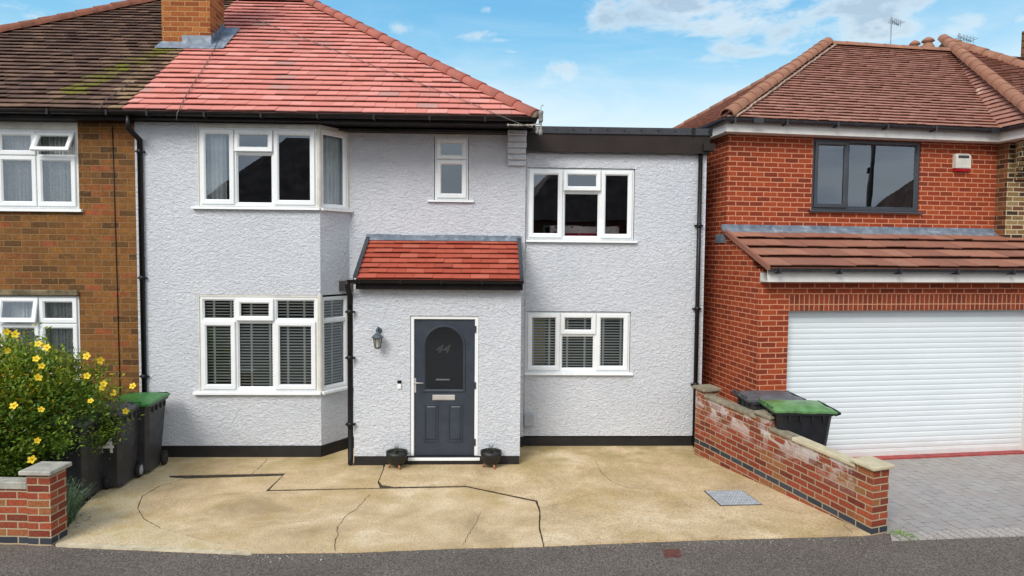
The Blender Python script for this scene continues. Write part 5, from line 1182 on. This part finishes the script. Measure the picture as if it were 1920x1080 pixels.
# weed tuft
def tuft(name, loc, n, hgt, rad, mat, label, cat, seed, wid=.006, fine=False, flower=0.0):
    m = MB(); r_ = random.Random(seed)
    for i in range(n):
        a_ = r_.uniform(0, 6.283); rr_ = rad*math.sqrt(r_.random()); b_ = Vector((math.cos(a_)*rr_*.6, math.sin(a_)*rr_*.6, 0)); L_ = hgt*r_.uniform(.5, 1)*(1-.35*rr_/rad); out = Vector((math.cos(a_), math.sin(a_), 0))*rr_*r_.uniform(.3, 1.0)
        sd_ = Vector((r_.uniform(-1, 1), r_.uniform(-1, 1), 0)).normalized(); prev = None; m.cur = (r_.random(), 0, 0)
        for k in range(4):
            f_ = k/3; c_ = b_+out*f_*f_+Vector((0, 0, L_*f_)); ww = wid*(1-f_*.8)
            if prev: m.face([prev[0], prev[1], c_+sd_*ww, c_-sd_*ww])
            prev = (c_-sd_*ww, c_+sd_*ww)
        if fine:
            for k in range(9):
                f_ = r_.uniform(.15, 1); c_ = b_+out*f_*f_+Vector((0, 0, L_*f_)); d_ = Vector((r_.uniform(-1, 1), r_.uniform(-1, 1), r_.uniform(.1, 1.2))).normalized()*r_.uniform(.02, .045); e_ = d_.cross(Vector((0, 0, 1))).normalized()*.004; m.cur = (r_.random(), 1.0 if r_.random() < flower else 0.0, 0)
                m.face([c_-e_, c_+e_, c_+d_])
    o = m.build(name, mat); o.location = loc; return tag(o, label, cat)
p_ = ground(1691, 1008, -.02); tuft('weed', (p_.x, p_.y, -.01), 160, .06, .14, 'weed', 'tiny bright green weed at the foot of the garden wall pier', 'weed', 2, .004)
p_ = ground(128, 985); tuft('lavender', (p_.x-.16, p_.y+.05, 0), 380, .62, .30, 'leaf_lav', 'feathery grey-green lavender plant behind the left brick pier', 'plant', 3, .003, True, .06)
st = MB()
for i in range(26):
    q = ground(rnd.uniform(118, 172), rnd.uniform(962, 990)); s_ = rnd.uniform(.006, .022); st.lathe([(s_*.3, 0), (s_, s_*.5), (s_*.8, s_*.9), (s_*.2, s_*1.2)], 6, (q.x, q.y, .0), sm=False, rot=rnd.random())
tag(st.build('pebbles', 'coping_grey'), kind='stuff')

gr_ = MB()
for i in range(230):
    x_ = rnd.uniform(110, 1620); y_ = 1022+14*math.exp(-((x_-520)/260)**2)-max(0, (x_-900))*.022+rnd.gauss(4, 5); q = ground(x_, y_); s_ = rnd.uniform(.003, .009)*(1.6 if abs(x_-560) < 60 else 1)
    gr_.lathe([(s_*.5, 0), (s_, s_*.4), (s_*.6, s_*.9)], 5, (q.x, q.y, -.0095), sm=False, rot=rnd.random()*6)
for i in range(120):
    q = ground(rnd.uniform(160, 1500), rnd.uniform(860, 1010)); s_ = rnd.uniform(.002, .006); gr_.lathe([(s_*.5, 0), (s_, s_*.4), (s_*.6, s_*.9)], 5, (q.x, q.y, .0), sm=False, rot=rnd.random()*6)
tag(gr_.build('grit', 'coping_grey'), kind='stuff')

# ---------------- flowering shrub
def shrub():
    c = Vector((-6.04, 8.02, 1.08)); o = empty('flowering_shrub', Matrix.Translation((c.x, c.y, 0)), 'big leafy green shrub dotted with yellow flowers', 'shrub')
    m = MB(); r_ = random.Random(12); cl = []
    def rad(d_):   # uneven outline
        return 1+.16*math.sin(3.1*d_.x+5*d_.z)+.11*math.sin(7*d_.y-4*d_.x+1)+.09*math.sin(11*d_.z+6*d_.x)
    for i in range(640):
        z_ = r_.uniform(-.95, 1); a_ = r_.uniform(0, 6.283); q = math.sqrt(max(0, 1-z_*z_)); d_ = Vector((q*math.cos(a_), q*math.sin(a_), z_)); k = rad(d_)*r_.choice((1, .97, .92, .85, .7, .5)); k *= (1+.16*min(0, d_.z)); p = Vector((d_.x*1.14*k, d_.y*.76*k, d_.z*.90*k+.03))
        cl.append((p, d_, k))
    for p, d_, k in cl:
        if p.z+c.z < .22: continue
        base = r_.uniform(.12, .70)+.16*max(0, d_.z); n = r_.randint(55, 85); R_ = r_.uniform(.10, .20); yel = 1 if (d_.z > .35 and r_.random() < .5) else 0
        stemd = (d_+Vector((0, 0, .7))+Vector((r_.uniform(-.5, .5), r_.uniform(-.5, .5), 0))).normalized()
        for j in range(n):
            g_ = Vector((r_.gauss(0, 1), r_.gauss(0, 1), r_.gauss(0, 1)))*R_*.5+stemd*r_.uniform(-.16, .16); pos = p+g_+Vector((0, 0, c.z))
            L_ = r_.uniform(.034, .068); f_ = (stemd*.5+Vector((r_.uniform(-1, 1), r_.uniform(-1, 1), r_.uniform(-.5, .7)))).normalized()*L_
            s_ = f_.cross(Vector((r_.uniform(-.6, .6), r_.uniform(-.6, .6), 1))).normalized()*L_*.25; up_ = s_.cross(f_).normalized()*L_*.08
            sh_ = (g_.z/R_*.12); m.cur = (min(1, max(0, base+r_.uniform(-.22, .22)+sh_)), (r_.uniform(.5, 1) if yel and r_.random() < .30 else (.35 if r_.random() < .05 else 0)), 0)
            a0 = pos; m.face([a0, a0+f_*.45+s_+up_, a0+f_, a0+f_*.5-up_*.3]); m.face([a0, a0+f_*.5-up_*.3, a0+f_, a0+f_*.45-s_+up_])
    # sprigs that break the outline
    for i in range(110):
        z_ = r_.uniform(.1, 1); a_ = r_.uniform(-3.6, .5); q = math.sqrt(max(0, 1-z_*z_)); d_ = Vector((q*math.cos(a_), q*math.sin(a_), z_)); k = rad(d_); b_ = Vector((d_.x*1.14*k, d_.y*.76*k, d_.z*.9*k+c.z)); dd = (d_+Vector((r_.uniform(-.3, .3), r_.uniform(-.3, .3), .8))).normalized(); Ls = r_.uniform(.10, .26)
        for j in range(16):
            pos = b_+dd*Ls*j/16; L_ = r_.uniform(.02, .042); f_ = (dd*.6+Vector((r_.uniform(-1, 1), r_.uniform(-1, 1), r_.uniform(-.2, .5)))).normalized()*L_; s_ = f_.cross(Vector((0, .3, 1))).normalized()*L_*.25
            m.cur = (r_.uniform(.4, 1), (r_.uniform(.3, 1) if j > 9 and r_.random() < .6 else 0), 0); m.face([pos, pos+f_*.5+s_, pos+f_, pos+f_*.5-s_])
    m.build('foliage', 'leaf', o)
    m = MB()
    for i in range(46):
        a_ = r_.uniform(0, 6.283); e_ = Vector((math.cos(a_)*r_.uniform(.2, 1.0), math.sin(a_)*r_.uniform(.1, .6), r_.uniform(.8, 1.75))); m.tube([(e_.x*.15, e_.y*.15, 0), (e_.x*.4, e_.y*.4, e_.z*.45), (e_.x*.75, e_.y*.75, e_.z*.8), tuple(e_)], .012, 5, taper=.3)
    m.build('stems', 'stem', o)
    fl = [(28, 627), (72, 645), (82, 648), (88, 652), (68, 673), (78, 686), (71, 708), (163, 668), (188, 676), (163, 705), (194, 720), (191, 727), (170, 752), (249, 724), (235, 771), (26, 761), (70, 826), (77, 768), (14, 657), (12, 622), (213, 737), (60, 862)]
    proto = None
    for i, (x, y) in enumerate(fl):
        # where the sight line first meets the crown
        d_ = ray(x, y); o3 = CAM-c; S_ = Vector((1/1.26, 1/.86, 1/.98)); dd = Vector([d_[k]*S_[k] for k in range(3)]); oo = Vector([o3[k]*S_[k] for k in range(3)])
        A2, B2, C2 = dd.dot(dd), dd.dot(oo), oo.dot(oo)-1.05; disc = B2*B2-A2*C2; tt = (-B2-math.sqrt(disc))/A2 if disc > 0 else -B2/A2; P_ = CAM+d_*tt-Vector((c.x, c.y, 0))
        if proto is None:
            m = MB(); m.face([(.006*math.cos(k), .006*math.sin(k), .003) for k in (0, 1.5, 3, 4.5)])
            for k in range(5):
                a_ = 2*math.pi*k/5; u_ = Vector((math.cos(a_), math.sin(a_), 0)); s_ = Vector((-u_.y, u_.x, 0)); 
                m.face([u_*.004, u_*.020+s_*.019+Vector((0, 0, .006)), u_*.036+s_*.018+Vector((0, 0, .010)), u_*.046+s_*.004+Vector((0, 0, .009)), u_*.040-s_*.010+Vector((0, 0, .008)), u_*.022-s_*.014+Vector((0, 0, .005))])
            for k in range(12): a_ = k*.52; m.tube([(0, 0, 0), (.008*math.cos(a_), .008*math.sin(a_), .014)], .0015, 3)
            proto = m.build('flower', 'petal', o); f = proto
        else: f = proto.copy(); scene.collection.objects.link(f)
        f.parent = o; f.location = P_; tocam = (CAM-(P_+Vector((c.x, c.y, 0)))).normalized(); nrm = (tocam+Vector((r_.uniform(-.5, .5), r_.uniform(-.3, .3), r_.uniform(-.1, .6)))).normalized(); f.rotation_euler = nrm.to_track_quat('Z', 'Y').to_euler(); s_ = r_.uniform(.75, 1.1); f.scale = (s_, s_, s_)
shrub()

# ============================================================ ACROSS THE ROAD (seen only mirrored in the glass)
def far_house(x, rot, label, mat):
    o = empty('house_opposite', Matrix.Translation((x, -11.5, 0)) @ Matrix.Rotation(R(180+rot), 4, 'Z'), label, 'house')
    m = MB(); m.wall(-4.2, 4.2, 0, 4.7, 0, .25, [(-3.3, .9, -1.0, 2.1), (-3.3, 3.2, -1.0, 4.4), (1.4, 3.2, 3.2, 4.4), (1.4, .9, 3.2, 2.1)]); m.box((-4.2, .26, 0), (-3.95, 7.5, 4.7)); m.box((3.95, .26, 0), (4.2, 7.5, 4.7)); m.box((-4.2, 7.5, 0), (4.2, 7.7, 4.7)); m.build('wall', mat, o)
    m = MB(); A, B, C_, D_ = Vector((-4.6, -.4, 4.6)), Vector((4.6, -.4, 4.6)), Vector((4.6, 8, 4.6)), Vector((-4.6, 8, 4.6)); E_, F_ = Vector((-1.2, 3.8, 8.7)), Vector((1.2, 3.8, 8.7))
    m.face([A, B, F_, E_]); m.face([B, C_, F_]); m.face([C_, D_, E_, F_]); m.face([D_, A, E_]); m.face([A, D_, C_, B]); m.build('roof', 'far_roof', o)
    for r4 in ((-3.3, .9, -1.0, 2.1), (-3.3, 3.2, -1.0, 4.4), (1.4, 3.2, 3.2, 4.4), (1.4, .9, 3.2, 2.1)):
        m = MB(); mid = (r4[0]+r4[2])/2; m.ring(r4[0], r4[1], r4[2], r4[3], [(0, .1), (0, .03), (.07, .03), (.07, .1)]); m.box((mid-.04, .035, r4[1]+.07), (mid+.04, .09, r4[3]-.07)); W = m.build('window', 'upvc_old', o)
        m = MB(); m.face([(r4[0], .08, r4[1]), (r4[2], .08, r4[1]), (r4[2], .08, r4[3]), (r4[0], .08, r4[3])]); m.build('pane', 'dark_room', W)
far_house(-8.6, 0, 'brick hipped house across the road, mirrored in the bay window glass', 'far_brick')
far_house(6.3, -2, 'brick hipped house across the road, mirrored in the upper extension window', 'far_brick')
far_house(39.0, -6, 'pale hipped house across the road, mirrored in the dark framed window', 'far_render')
o = empty('telegraph_pole', Matrix.Translation((25.0, -7.5, 0)), 'weathered wooden telegraph pole across the road, mirrored in the dark framed window', 'pole')
m = MB(); m.tube([(0, 0, 0), (0, 0, 9.0)], .14, 10, taper=.75); m.build('post', 'pole_wood', o)
m = MB(); m.box((-.12, -.2, 7.3), (.12, -.13, 7.6)); m.build('fuse_box', 'hub_dark', o)
